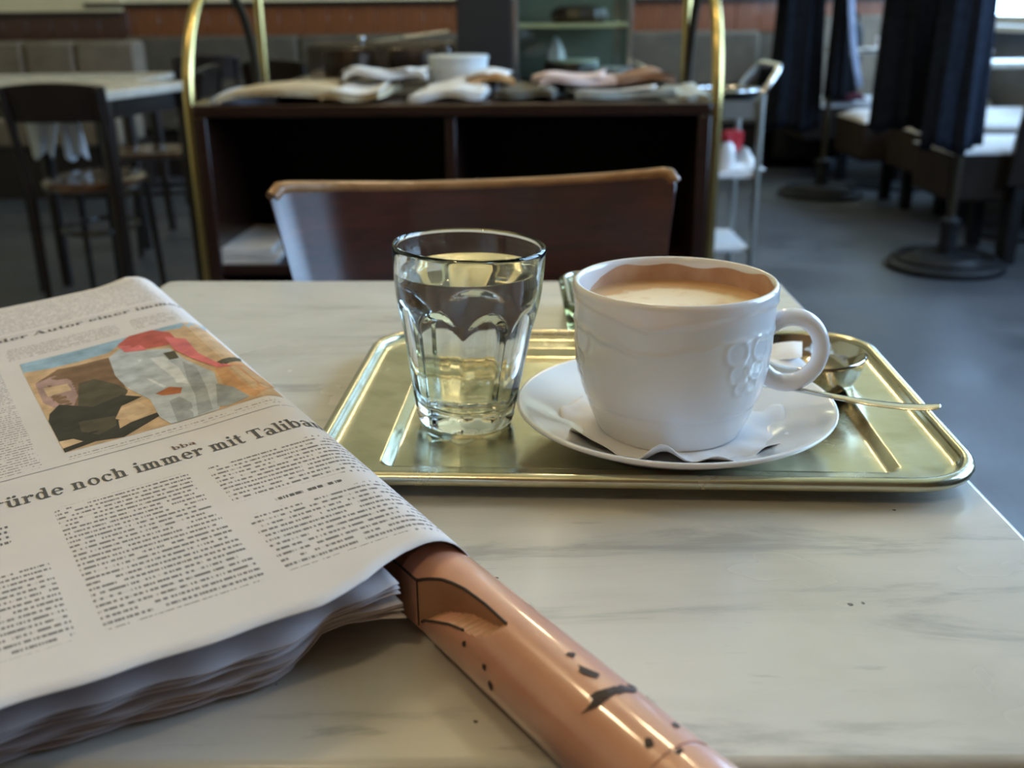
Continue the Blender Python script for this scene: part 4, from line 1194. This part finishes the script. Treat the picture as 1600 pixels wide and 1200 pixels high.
# serving board sticking out next to the vitrine
q0, q1 = at(582, 66, Y=ya + .06), at(714, 42, Y=ya + .10)
bd_ = MB().tube([q0, (q0 + q1) / 2 + np.array([0, 0, .002]), q1], [.010, .012, .012], 10).build('bread_knife_board', m_steel_dull)
bpy.data.objects.remove(bd_)
wv_ = thing('cake_server', 'pale cake server lying slanted on top of the acrylic cover', 'cake server', (q0 + q1) / 2)
q0 = np.array([q0[0], ya + .08, zt_ + .004]); q1 = np.array([q1[0] - .03, ya + .16, zt_ + .030])
ribbon([q0, q0 + (q1 - q0) * .12, q0 + (q1 - q0) * .3, q0 + (q1 - q0) * .42], [.012, .030, .036, .010], .002).build('blade', m_chrome, wv_)
ribbon([q0 + (q1 - q0) * .40, q0 + (q1 - q0) * .7, q1], [.009, .011, .012], .006).build('server_handle', m_steel_dull, wv_)

# ================================================================== CAKE VITRINE
yv = 3.47
xa, xb, xc = float(at(714, 60, Y=yv)[0]), float(at(806, 60, Y=yv)[0]), float(at(988, 60, Y=yv)[0])
zf = float(at(900, 132, Y=yv)[2]); VT = 1.75; VD = .40
vit = thing('cake_vitrine', 'tall glass cake display cabinet with dark side panel behind the trolley', 'display cabinet', ((xa + xc) / 2, yv + .2, 0))
MB().box(xa, xc, yv, yv + VD, .02, zf).build('base_cabinet', m_dark_panel, vit, bevel=.004)
MB().box(xa, xb - .012, yv, yv + VD, zf + .0005, VT).build('side_panel', m_dark_panel, vit, bevel=.004)
MB().box(xa, xc, yv, yv + VD, VT + .0005, VT + .06).build('top_board', m_dark_panel, vit, bevel=.004)
for (x, y) in ((xb, yv + .008), (xc - .008, yv + .008), (xb, yv + VD - .01), (xc - .008, yv + VD - .01)):
    MB().box(x - .008, x + .008, y - .008, y + .008, zf + .0005, VT).build('corner_post', m_chrome, vit, bevel=.002)
MB().box(xb + .009, xc - .017, yv + .005, yv + .010, zf + .001, VT).build('glass_pane', m_vitrine_glass, vit, smooth=False)
MB().box(xc - .010, xc - .005, yv + .017, yv + VD - .02, zf + .001, VT).build('glass_pane', m_vitrine_glass, vit, smooth=False)
m_shelf_pale = noisy('pale_yellow_shelf', (.55, .52, .30), (.62, .59, .36), 10, .35)
MB().tube([(xb + .03, yv + .06, VT - .03), (xc - .03, yv + .06, VT - .03)], .014, 12).build('lamp_tube', emit('warm_tube_light', (1.0, .90, .60), 26.0), vit)
zs1 = float(at(900, 37, Y=yv + .05)[2])
for zz in (zs1, zs1 + .27, zs1 + .52):
    MB().box(xb + .009, xc - .018, yv + .02, yv + VD - .03, zz - .012, zz).build('glass_shelf', m_shelf_pale, vit, bevel=.002)
MB().box(xb, xc - .02, yv + VD - .012, yv + VD - .004, zf + .001, VT).build('rear_door', noisy('pale_mirror_door', (.14, .15, .11), (.20, .21, .15), 6, .4), vit)
xm = float(at(893, 110, Y=yv + .15)[0])
o = thing('chocolate_torte', 'dark chocolate torte on a pale plate at the vitrine bottom', 'cake', (xm, yv + .18, zf))
MB().lathe([(0, zf + .001), (.05, zf + .001), (.095, zf + .006), (.105, zf + .010), (.10, zf + .011), (0, zf + .0085)], 36, (xm, yv + .18, 0)).build('plate', m_porcelain, o)
MB().lathe([(0, zf + .0115), (.092, zf + .0115), (.094, zf + .02), (.093, zf + .055), (.088, zf + .062), (0, zf + .063)], 36, (xm, yv + .18, 0)).build('torte', m_cake, o)
MB().lathe([(0, zf + .0635), (.092, zf + .0635), (.090, zf + .070), (0, zf + .071)], 36, (xm, yv + .18, 0)).build('cream_top', noisy('pale_cream', (.50, .52, .36), (.58, .58, .42), 20, .5), o)
xq = float(at(868, 80, Y=yv + .18)[0])
o = MB().lathe([(0, zf + .0715), (.030, zf + .0715), (.026, zf + .10), (.014, zf + .13), (.004, zf + .145), (0, zf + .146)], 24, (xq, yv + .17, 0), lambda r, z, a: (r * (1 + .12 * math.cos(5 * a)), z)).build('napkin_cone', m_napkin)
tag(o, 'white folded napkin cone standing on the torte in the vitrine', 'napkin')
xq = float(at(905, 25, Y=yv + .18)[0])
o = thing('bundt_cake', 'dark ring cake on the upper vitrine shelf', 'cake', (xq, yv + .18, zs1))
MB().lathe([(.03, zs1 + .001), (.085, zs1 + .001), (.095, zs1 + .02), (.085, zs1 + .045), (.06, zs1 + .055), (.035, zs1 + .04), (.03, zs1 + .001)], 36, (xq, yv + .19, 0), lambda r, z, a: (r * (1 + .04 * math.cos(12 * a)), z)).build('ring', m_cake, o)
xq = float(at(955, 95, Y=yv + .15)[0])
for i, (dx, dz) in enumerate(((0, 0), (.004, .012), (-.003, .024), (.002, .036))):
    o = MB().lathe([(0, zf + .001 + dz), (.03, zf + .001 + dz), (.055, zf + .008 + dz), (.058, zf + .0115 + dz), (.03, zf + .006 + dz), (0, zf + .005 + dz)], 28, (xq + dx, yv + .10, 0)).build('plate', m_porcelain)
    tag(o, ('lowest', 'second lowest', 'second highest', 'topmost')[i] + ' small white plate of the stack at the vitrine right', 'plate', 'stacked plates in the vitrine')

# ================================================================== METAL SERVICE TROLLEY
ysv = 3.14
sx0, sx1 = float(at(1034, 165, Y=ysv)[0]), float(at(1190, 165, Y=ysv)[0])
zt1, zt2, zt3 = float(at(1150, 158, Y=ysv)[2]), float(at(1150, 272, Y=ysv)[2]), float(at(1150, 388, Y=ysv)[2])
zt0 = float(at(1150, 186, Y=ysv)[2])
DV = .31
sv = thing('service_trolley', 'chrome three tier service trolley standing right behind the wooden trolley', 'trolley', ((sx0 + sx1) / 2, ysv + .2, 0))
for x in (sx0, sx1):
    for y in (ysv, ysv + DV):
        MB().tube([(x, y, .055), (x, y, zt1 + .02)], .0105, 10).build('leg', m_steel_dull, sv)
        MB().lathe([(0, -.010), (.022, -.010), (.027, -.004), (.027, .004), (.022, .010), (0, .010)], 18).xf(Matrix.Translation((x, y, .0275)) @ Matrix.Rotation(PI / 2, 4, 'Y')).build('caster', m_iron, sv)
MB().box(sx0 + .008, sx1 - .008, ysv + .005, ysv + DV - .005, zt0, zt0 + .006).box(sx0 + .008, sx1 - .008, ysv + .004, ysv + .010, zt0, zt1).box(sx0 + .008, sx1 - .008, ysv + DV - .01, ysv + DV - .004, zt0, zt1).box(sx0 + .004, sx0 + .010, ysv, ysv + DV, zt0, zt1).box(sx1 - .010, sx1 - .004, ysv, ysv + DV, zt0, zt1).build('top_tray', m_steel_dull, sv)
for z in (zt2, zt3):
    MB().box(sx0 + .006, sx1 - .006, ysv + .004, ysv + DV - .004, z - .014, z).build('shelf', m_bench_top, sv, bevel=.002)
for x, sg in ((sx0, -1), (sx1, 1)):
    zz = zt1 + .02
    hpth = [(x, ysv, zz)] + [(x + sg * .055 * math.sin(t), ysv + .06 * (1 - math.cos(t)), zz + .075 * math.sin(t)) for t in np.linspace(.2, PI / 2, 6)] + [(x + sg * .055 * math.sin(t), ysv + DV - .06 * (1 - math.cos(t)), zz + .075 * math.sin(t)) for t in np.linspace(PI / 2, .2, 6)] + [(x, ysv + DV, zz)]
    MB().tube(hpth, .010, 10).build('push_handle', m_chrome, sv)
# things on it
p = np.array([float(at(1132, 160, Y=ysv + .155)[0]), ysv + .155, zt0 + .0065])
bw = thing('steel_chafing_bowl', 'low rounded dark metal dish on the service trolley top', 'dish', p)
MB().lathe([(0, p[2]), (.07, p[2]), (.09, p[2] + .03), (.102, p[2] + .065), (.104, p[2] + .068), (.100, p[2] + .067), (.085, p[2] + .03), (.06, p[2] + .008), (0, p[2] + .006)], 36, (p[0], p[1], 0)).build('dish', m_iron, bw)
MB().tube([(p[0] + .1025 * math.cos(a), p[1] + .1025 * math.sin(a), p[2] + .068) for a in np.linspace(0, 2 * PI, 30, endpoint=False)], .004, 8, closed=True).build('dish_rim', m_chrome, bw)
o = MB().lathe([(0, zt1 - .0), (.03, zt1), (.045, zt1 + .03), (.05, zt1 + .075), (.047, zt1 + .075), (.04, zt1 + .03), (0, zt1 + .01)], 28, (float(at(1052, 120, Y=ysv + .12)[0]), ysv + .10, zt0 - zt1 + .0065)).build('white_jug', m_porcelain)
tag(o, 'small white porcelain pot at the left end of the service trolley', 'pot')
xq = float(at(1134, 250, Y=ysv + .08)[0])
o = thing('detergent_bottle', 'white bottle with red cap on the middle shelf of the service trolley', 'bottle', (xq, ysv + .08, zt2))
MB().lathe([(0, zt2 + .0005), (.026, zt2 + .0005), (.028, zt2 + .01), (.028, zt2 + .06), (.02, zt2 + .08), (.010, zt2 + .088), (0, zt2 + .088)], 24, (xq, ysv + .08, 0)).build('bottle_body', m_porcelain, o)
MB().lathe([(0, zt2 + .0885), (.013, zt2 + .0885), (.012, zt2 + .11), (0, zt2 + .111)], 20, (xq, ysv + .08, 0)).build('cap', m_red, o)
xq = float(at(1166, 262, Y=ysv + .10)[0])
o = MB().grid(lambda u, v: (xq + (u - .5) * .10, ysv + .06 + v * .16, zt2 + .004 + .045 * math.sin(PI * u) * math.sin(PI * v) * (1 + .35 * math.sin(11 * u + 5 * v)) + .0), 20, 16).build('crumpled_cloth', m_napkin, solid=.002)
tag(o, 'crumpled pale cleaning cloth beside the white bottle on the middle shelf', 'cloth')
o = thing('red_pouch', 'small red pouch leaning behind the white bottle on the shelf', 'pouch', (xq - .03, ysv + .2, zt2))
MB().box(xq - .055, xq + .01, ysv + .22, ysv + .25, zt2 + .0005, zt2 + .105).build('pouch_body', m_red, o, bevel=.012, seg=3)
MB().box(xq - .057, xq + .012, ysv + .217, ysv + .219, zt2 + .07, zt2 + .102).build('flap', m_red, o, bevel=.001)

# ================================================================== COAT RACKS AND COATS
def rack(x, y, label, lean=0):
    r = thing('coat_rack', label, 'coat rack', (x, y, 0), 'coat racks at the booth ends')
    MB().lathe([(0, .0), (.205, .0), (.218, .008), (.218, .022), (.205, .032), (.16, .036), (.14, .040), (.130, .052), (.06, .060), (0, .062)], 48, (x, y, 0)).build('base', m_iron, r)
    MB().tube([(x + .175 * math.cos(a), y + .175 * math.sin(a), .040) for a in np.linspace(0, 2 * PI, 40, endpoint=False)], .012, 8, closed=True).build('base_ring', m_iron, r)
    MB().lathe([(.034, .060), (.032, .16), (.040, .165), (.040, .185), (.022, .195), (.020, .20), (.0, .20)], 24, (x, y, 0)).build('stem_socket', m_iron, r)
    MB().tube([(x, y, .19), (x, y, 1.80)], .0155, 14).build('pole', m_bronze_and_shade, r)
    for k in range(6):
        a = k * PI / 3 + .3
        MB().tube([(x, y, 1.66), (x + .10 * math.cos(a), y + .10 * math.sin(a), 1.66), (x + .17 * math.cos(a), y + .17 * math.sin(a), 1.72), (x + .20 * math.cos(a), y + .20 * math.sin(a), 1.80)], [.010, .009, .008, .010], 8).build('hook', m_bronze_and_shade, r)
    return r
R2 = at(1475, 418, z=0); R1 = at(1281, 305, z=0)
rack(R2[0], R2[1], 'nearer round footed coat rack on the right hung with dark coats')
rack(R1[0], R1[1], 'farther round footed coat rack beside the black coat with pale lining')
def coat(x, y, w, d, ztop, zbot, matl, label, seed, rot=0.0, lining=None):
    rnd = random.Random(seed); p = [rnd.uniform(0, 6) for _ in range(4)]
    r = thing('hanging_coat', label, 'coat', (0, 0, ztop), 'coats on the racks')
    H = ztop - zbot
    def f(u, v):
        a = 2 * PI * u
        shoulder = min(1, v / .08) ** .5
        ww = w / 2 * (.55 + .45 * shoulder) * (.86 + .26 * v); dd = d / 2 * (.6 + .4 * shoulder) * (.85 + .3 * v)
        fold = 1 + (.05 + .13 * v) * math.sin(7 * a + p[0]) + (.02 + .06 * v) * math.sin(13 * a + p[1] + 2 * v)
        return (ww * math.cos(a) * fold, dd * math.sin(a) * fold, ztop - H * v - .015 * math.sin(3 * a + p[2]) * v)
    MB().grid(f, 96, 26, closeu=True).build('coat_body', matl, r, angle=60, solid=.006)
    for sg in (-1, 1):
        MB().tube([(sg * w * .36, -.02, ztop - .05), (sg * w * .50, -.03, ztop - .22), (sg * w * .54, -.035, ztop - .48), (sg * w * .53, -.03, ztop - .66)], [k * w for k in (.26, .27, .24, .22)], 14).build('sleeve', matl, r)
    MB().tube([(w * .20 * math.cos(a), d * .25 * math.sin(a), ztop + .01) for a in np.linspace(0, 2 * PI, 18, endpoint=False)], .022, 8, closed=True).build('collar', matl, r)
    if lining:
        MB().grid(lambda u, v: (-w * .35 + .035 * u + .10 * v ** 3, -d * .50 - .020 + .01 * u - .04 * v, ztop - .1 - (H - .16) * v), 5, 16).build('lining', lining, r, solid=.003)
    r.location = (float(x), float(y), ztop); r.rotation_euler = (0, 0, rot)
    return r
# nearer rack: two long coats
c = at(1437, 100, Y=R2[1] - .05); coat(c[0], R2[1] + .06, .19, .16, 1.66, float(at(1437, 205, Y=R2[1] - .05)[2]), m_coat, 'long black coat on the left side of the nearer rack', 21)
c = at(1497, 100, Y=R2[1] - .10); coat(c[0], R2[1] - .12, .155, .16, 1.66, float(at(1500, 232, Y=R2[1] - .15)[2]), m_coat_blue, 'long dark blue coat on the window side of the nearer rack', 22)
c = at(1248, 90, Y=R1[1] + .1); coat(c[0], R1[1] + .12, .22, .18, 1.66, float(at(1250, 205, Y=R1[1])[2]), m_coat, 'black coat hanging left of the farther rack pole', 23)
c = at(1301, 70, Y=R1[1] + .1); coat(c[0], R1[1] - .01, .085, .13, 1.66, float(at(1320, 152, Y=R1[1])[2]), m_coat, 'black coat with pale blue lining hanging right of the farther pole', 24, lining=m_coat_lining)

# ================================================================== BOOTH BENCHES AND TABLES ON THE RIGHT
def bench(xs, yc, zs, x1, depth, label, back=0, ztop=.46, xb=None):
    r = thing('booth_bench', label, 'bench', (xs, yc, 0), 'booth benches by the windows')
    MB().box(xs, x1, yc, yc + depth, ztop - .22, ztop - .035).build('seat_box', m_leather, r, bevel=.02, seg=3)
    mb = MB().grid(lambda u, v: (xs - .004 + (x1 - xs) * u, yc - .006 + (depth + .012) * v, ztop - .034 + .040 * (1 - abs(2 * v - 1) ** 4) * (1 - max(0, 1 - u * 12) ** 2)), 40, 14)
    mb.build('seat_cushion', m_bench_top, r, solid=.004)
    for x in (xs + .27, x1 - .12):
        for y in (yc + .06, yc + depth - .06):
            MB().box(x - .025, x + .025, y - .025, y + .025, 0, ztop - .2205).build('leg', m_iron, r, bevel=.004)
    if back:
        yb = yc - .05 if back < 0 else yc + depth + .01
        xl = xs + .18 if xb is None else xb
        b = MB().box(xl, x1, yb, yb + .045, .30, .90); b.v = [(px + (.05 if px < xl + .01 and pz > .5 else 0), py + (-.06 if back < 0 else .06) * (pz > .5), pz) for px, py, pz in b.v]
        b.build('backrest', m_wood_dark if back < 0 else m_bench_back, r, bevel=.01, seg=2)
        for x in (xl + .06, x1 - .1):
            MB().box(x - .02, x + .02, yb + .005, yb + .040, 0, .2995).build('back_leg', m_iron, r)
    return r
XW = X1 - .12
p = at(1516, 245, z=.43); xC = float(p[0])
bench(xC, 3.92, 0, XW, .40, 'nearest booth bench with seat paled by painted window glint and brown end by the coat rack', -1, .455, float(at(1578, 250, Y=3.87)[0]))
bench(xC + .12, 4.62, 0, XW, .36, 'booth bench facing the nearest bench across the marble table', 0, .455)
p = at(1346, 185, Y=5.05)
bench(float(p[0]), 5.02, 0, XW, .42, 'middle booth bench whose brown end shows between the coats', 0, .46)
p = at(1254, 165, Y=5.95)
bench(float(p[0]), 5.95, 0, XW, .42, 'farthest booth bench behind the farther coat rack', 1, .45)
def booth_table(x0, x1, y0, y1, z, label):
    r = thing('booth_table', label, 'table', ((x0 + x1) / 2, (y0 + y1) / 2, 0), 'booth tables by the windows')
    MB().box(x0, x1, y0, y1, z - .025, z).build('tabletop', m_marble, r, bevel=.005)
    cx, cy = (x0 + x1) / 2, (y0 + y1) / 2
    MB().tube([(cx, cy, .02), (cx, cy, z - .0255)], [.035, .028], 16).build('column', m_iron, r)
    MB().lathe([(0, 0), (.2, 0), (.2, .015), (.05, .04), (0, .04)], 32, (cx, cy, 0)).build('foot', m_iron, r)
    return r
q = at(1537, 100, Y=4.36)
booth_table(float(q[0]) - .12, XW - .1, 4.34, 4.60, .73, 'booth table in window light right of the nearer coats')
q = at(1326, 90, Y=5.5)
T2 = (float(q[0]), XW - .2, 5.60, 5.92, .735)
booth_table(*T2, 'farther booth table with crockery seen between the coats')
q = at(1372, 84, Y=5.6)
o = thing('tableware_tray', 'pale tray with a cup on the farther booth table', 'crockery', (q[0], 5.6, .735))
MB().lathe([(0, .7355), (.06, .7355), (.085, .742), (.084, .744), (.06, .738), (0, .738)], 28, (q[0], 5.6, 0)).build('saucer_plate', m_porcelain, o)
MB().lathe([(0, .7385), (.025, .7385), (.036, .765), (.040, .80), (.037, .80), (.032, .765), (0, .745)], 28, (q[0] + .02, 5.6, 0)).build('cup', m_porcelain, o)
# black rounded chair back / bag on the farthest bench
q0, q1 = at(1322, 60, Y=5.75), at(1374, 60, Y=5.75)
o = thing('black_bag', 'black rounded leather bag propped beside the farther booth table', 'bag', ((q0[0] + q1[0]) / 2, 5.98, .46))
wq = float(q1[0] - q0[0]); cq = float(q0[0] + q1[0]) / 2; ztq = float(at(1340, 30, Y=6.0)[2])
MB().grid(lambda u, v: (cq + wq / 2 * (abs(math.cos(2 * PI * u)) ** .6) * math.copysign(1, math.cos(2 * PI * u)) * (1 if v < .8 else math.sqrt(max(0, 1 - ((v - .8) / .2) ** 2)) * .55 + .45) * (1 if v < 1 else .01),
                                6.03 + .07 * math.sin(2 * PI * u) * (1 if v < .85 else 1 - (v - .85) * 5), .463 + (ztq - .463) * v), 40, 22, closeu=True).build('bag_body', m_black_bag, o)
MB().tube(arc((cq, 6.03, ztq - .01), .06, 0, PI, 12), .009, 8).build('bag_handle', m_black_bag, o)
o = MB().grid(lambda u, v: (cq + .02 + (u - .5) * .22, 5.945 + v * .04, .4535 + .05 * math.sin(PI * u) * math.sin(PI * v) * (1 + .3 * math.sin(9 * u))), 18, 10).build('folded_scarf', noisy('wine_red_knit', (.10, .015, .03), (.16, .03, .05), 40, .9), solid=.006)
tag(o, 'wine red scarf heaped on the farthest bench seat', 'scarf')
# dark low cupboard at the back wall behind the farther coats
q0, q1 = at(1216, 160, Y=6.5), at(1262, 160, Y=6.5)
o = thing('low_cupboard', 'black low cupboard against the back wall below the coats', 'cupboard', (float(q0[0] + q1[0]) / 2, 6.7, 0))
MB().box(q0[0] - .02, q1[0] + .25, 6.48, 6.95, .06, .58).build('cupboard_body', m_dark_panel, o, bevel=.004)
MB().box(q0[0] - .03, q1[0] + .26, 6.47, 6.95, .5805, .60).build('cupboard_top', m_wood_dark, o, bevel=.003)
for fx in (0, 1):
    MB().box(q0[0] + fx * .19, q0[0] + .185 + fx * .19, 6.468, 6.4795, .09, .56).build('cupboard_door', m_dark_panel, o, bevel=.002)

# ================================================================== BENCHES ALONG THE BACK AND LEFT WALLS
q0, q1 = at(-30, 110, Y=6.0), at(213, 110, Y=6.0)
zA = float(at(150, 64, Y=6.0)[2])
YB = 6.0
bl = thing('wall_bench', 'taupe upholstered wall bench with panelled back at the left', 'bench', (float(q1[0]) - .6, 5.9, 0))
xs_ = [float(at(x, 90, Y=6.0)[0]) for x in (-330, -80, 36, 116, 213)]
for a_, b_ in zip(xs_, xs_[1:]):
    MB().box(a_ + .004, b_ - .004, 6.0, 6.18, .45, zA).build('back_panel', m_bench_back, bl, bevel=.025, seg=3)
MB().box(xs_[0], xs_[-1], 5.58, 6.0, .28, .43).build('seat', m_bench_back, bl, bevel=.025, seg=3)
MB().box(xs_[0] + .02, xs_[-1] - .02, 5.64, 6.15, .0, .2795).build('plinth', m_wood_dark, bl)
q0, q1 = at(225, 110, Y=6.6), at(470, 110, Y=6.6)
zA = float(at(300, 57, Y=6.72)[2])
def back_bench(x0, x1, label):
    r = thing('wall_bench', label, 'bench', ((x0 + x1) / 2, 6.6, 0))
    nseg = max(2, int((x1 - x0) / .8))
    for i in range(nseg):
        a_, b_ = x0 + (x1 - x0) * i / nseg, x0 + (x1 - x0) * (i + 1) / nseg
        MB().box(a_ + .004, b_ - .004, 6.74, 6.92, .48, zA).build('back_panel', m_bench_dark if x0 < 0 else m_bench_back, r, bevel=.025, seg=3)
    MB().box(x0, x1, 6.35, 6.74, .28, .45).build('seat', m_bench_dark, r, bevel=.025, seg=3)
    MB().box(x0 + .02, x1 - .02, 6.4, 6.9, 0, .2795).build('plinth', m_wood_dark, r)
back_bench(XL + .05, float(at(740, 90, Y=6.7)[0]), 'dark taupe wall bench behind the brass rail at the back')
back_bench(float(at(760, 90, Y=6.7)[0]), float(at(1190, 90, Y=6.7)[0]), 'taupe wall bench along the back wall right of the vitrine')

# ================================================================== LEFT TABLES AND CHAIRS
def side_table(x0, x1, y0, y1, z, label, rot=0):
    r = thing('cafe_table', label, 'table', (0, 0, 0), 'marble tables on the left')
    w, d = x1 - x0, y1 - y0
    MB().prism(rounded_poly([(-w / 2, -d / 2), (w / 2, -d / 2), (w / 2, d / 2), (-w / 2, d / 2)], .02), z - .028, z).build('tabletop', m_marble, r, bevel=.004)
    MB().box(-w / 2 + .05, w / 2 - .05, -d / 2 + .05, d / 2 - .05, z - .075, z - .0285).build('apron', m_wood_dark, r)
    for sx in (-1, 1):
        for sy in (-1, 1):
            MB().tube([(sx * (w / 2 - .09), sy * (d / 2 - .09), z - .07), (sx * (w / 2 - .07), sy * (d / 2 - .07), 0)], [.028, .02], 10).build('leg', m_wood_dark, r)
    r.location = ((x0 + x1) / 2, (y0 + y1) / 2, 0); r.rotation_euler = (0, 0, rot)
    return r
qa = at(215, 118, z=.735)
qa = at(213, 114, Y=4.3)
side_table(float(qa[0]) - 1.5, float(qa[0]), 4.25, 4.8, .70, 'long marble table behind the dark chair at far left', .04)
qb = at(165, 143, z=.735); qc = at(295, 127, z=.735)
w_ = .62
def quad_table():
    r = thing('cafe_table', 'marble table just left of the brass rail of the trolley', 'table', (0, 0, 0), 'marble tables on the left')
    d = (qc - qb)[:2]; L = np.linalg.norm(d); d = d / L; n_ = np.array([-d[1], d[0]])
    p0 = qb[:2] - d * .0; p1 = qb[:2] + d * L * 1.02
    pts = [tuple(p0), tuple(p1), tuple(p1 + n_ * .62), tuple(p0 + n_ * .62)]
    MB().prism(rounded_poly(pts, .015), .707, .735).build('tabletop', m_marble, r, bevel=.004)
    cen = np.mean(np.array(pts), axis=0)
    for q in pts:
        e = cen + (np.array(q) - cen) * .92
        MB().tube([(e[0], e[1], .7065), (e[0], e[1], 0)], [.026, .02], 10).build('leg', m_wood_dark, r)
    ap = [tuple(cen + (np.array(q) - cen) * .90) for q in pts]
    MB().prism(ap, .65, .7065).build('apron', m_wood_dark, r)
    return r
quad_table()
def cafe_chair():
    r = thing('cafe_chair', 'dark', 'chair', (0, 0, 0), 'dark cafe chairs on the left')
    # seat facing +y, back at y = 0
    MB().lathe([(0, .432), (.185, .432), (.200, .440), (.200, .455), (.190, .460), (.12, .455), (0, .452)], 36, (0, .21, 0)).build('seat', m_seat_worn, r)
    for sx in (-1, 1):
        MB().tube([(sx * .165, .02, .0), (sx * .172, .035, .42), (sx * .178, .005, .58), (sx * .184, -.035, .745)], [.013, .017, .016, .013], 10).build('rear_leg', m_wood_dark, r)
        MB().tube([(sx * .150, .345, .43), (sx * .165, .37, 0)], [.017, .012], 10).build('front_leg', m_wood_dark, r)
    def top(off):
        return lambda u, v: (-.205 + .41 * u, -.045 + off + .020 * (1 - (2 * u - 1) ** 2) * -1 + .02 + v * .018, .765 - .115 * v - .012 * (2 * u - 1) ** 2 * (1 - v))
    shell(top(0), top(.016), 24, 6).build('top_rail', m_wood_dark, r, bevel=.003)
    MB().tube([(.145 * math.cos(a), .205 + .145 * math.sin(a), .30) for a in np.linspace(0, 2 * PI, 24, endpoint=False)], .008, 8, closed=True).build('stretcher_ring', m_wood_dark, r)
    return r
m_seat_worn = wood('worn_seat_veneer', (0.05, 0.028, 0.018), (0.09, 0.05, 0.032), (0.15, 0.09, 0.06), (3, 14, 3), rough=.3, coat=1.0)
C0 = cafe_chair()
zc_top = .85
q = at(76, 131, z=zc_top)
chairs = [(float(at(66, 150, Y=3.04)[0]), 3.12, .0, 'dark wooden chair at far left with its curved back towards us'),
          (-1.16, 4.05, PI / 2, 'dark wooden chair half hidden by the left brass rail'),
          (float(at(322, 100, Y=5.12)[0]), 5.12, .4, 'dark chair standing inside the left brass arch in the distance'),
          (float(at(432, 100, Y=4.5)[0]), 4.5, -.3, 'dark chair just right of the left brass posts in the distance')]
for i, (x, y, rz, lb) in enumerate(chairs):
    o = C0 if i == 0 else copy_tree(C0)
    o.location = (x, y, 0); o.rotation_euler = (0, 0, rz); o['label'] = lb
    if i == 0: o.scale = (.76, 1, 1)
# white cloths hanging in front of the bench at the left
def cloth(px, y0, y1, label, seed):
    rnd = random.Random(seed)
    (a, b), (c, d) = px
    Yc = 3.62
    P0, P1, P2, P3 = at(a, y0, Y=Yc), at(b, y0, Y=Yc), at(d, y1, Y=Yc), at(c, y1, Y=Yc)
    def f(u, v):
        p = (P0 * (1 - u) + P1 * u) * (1 - v) + (P3 * (1 - u) + P2 * u) * v
        return (p[0], p[1] + .012 * math.sin(u * 9 + seed) * v, p[2] - .014 * v * math.sin(u * 7))
    return f
m = None
tw = thing('towel_rail', 'dark rail below the far left table holding two white cloths', 'rail', (float(at(80, 187, Y=3.62)[0]), 3.625, 0))
ra, rb = at(20, 180, Y=3.625), at(150, 179, Y=3.625)
MB().tube([ra, rb], .008, 8).build('bar', m_iron, tw)
for pnt in (ra, rb): MB().tube([pnt, (pnt[0], pnt[1], 0)], .009, 8).build('upright', m_iron, tw)
o = MB().grid(cloth(((38, 91), (50, 84)), 180, 244, '', 1), 14, 12).build('hanging_cloth', m_white_cloth, solid=.006)
tag(o, 'white cloth hanging left of its twin behind the far left chair', 'cloth', 'white cloths behind the chair')
o = MB().grid(cloth(((93, 122), (106, 137)), 180, 246, '', 4), 14, 12).build('hanging_cloth', m_white_cloth, solid=.006)
tag(o, 'white cloth hanging on the right, slanted, behind the far left chair', 'cloth', 'white cloths behind the chair')
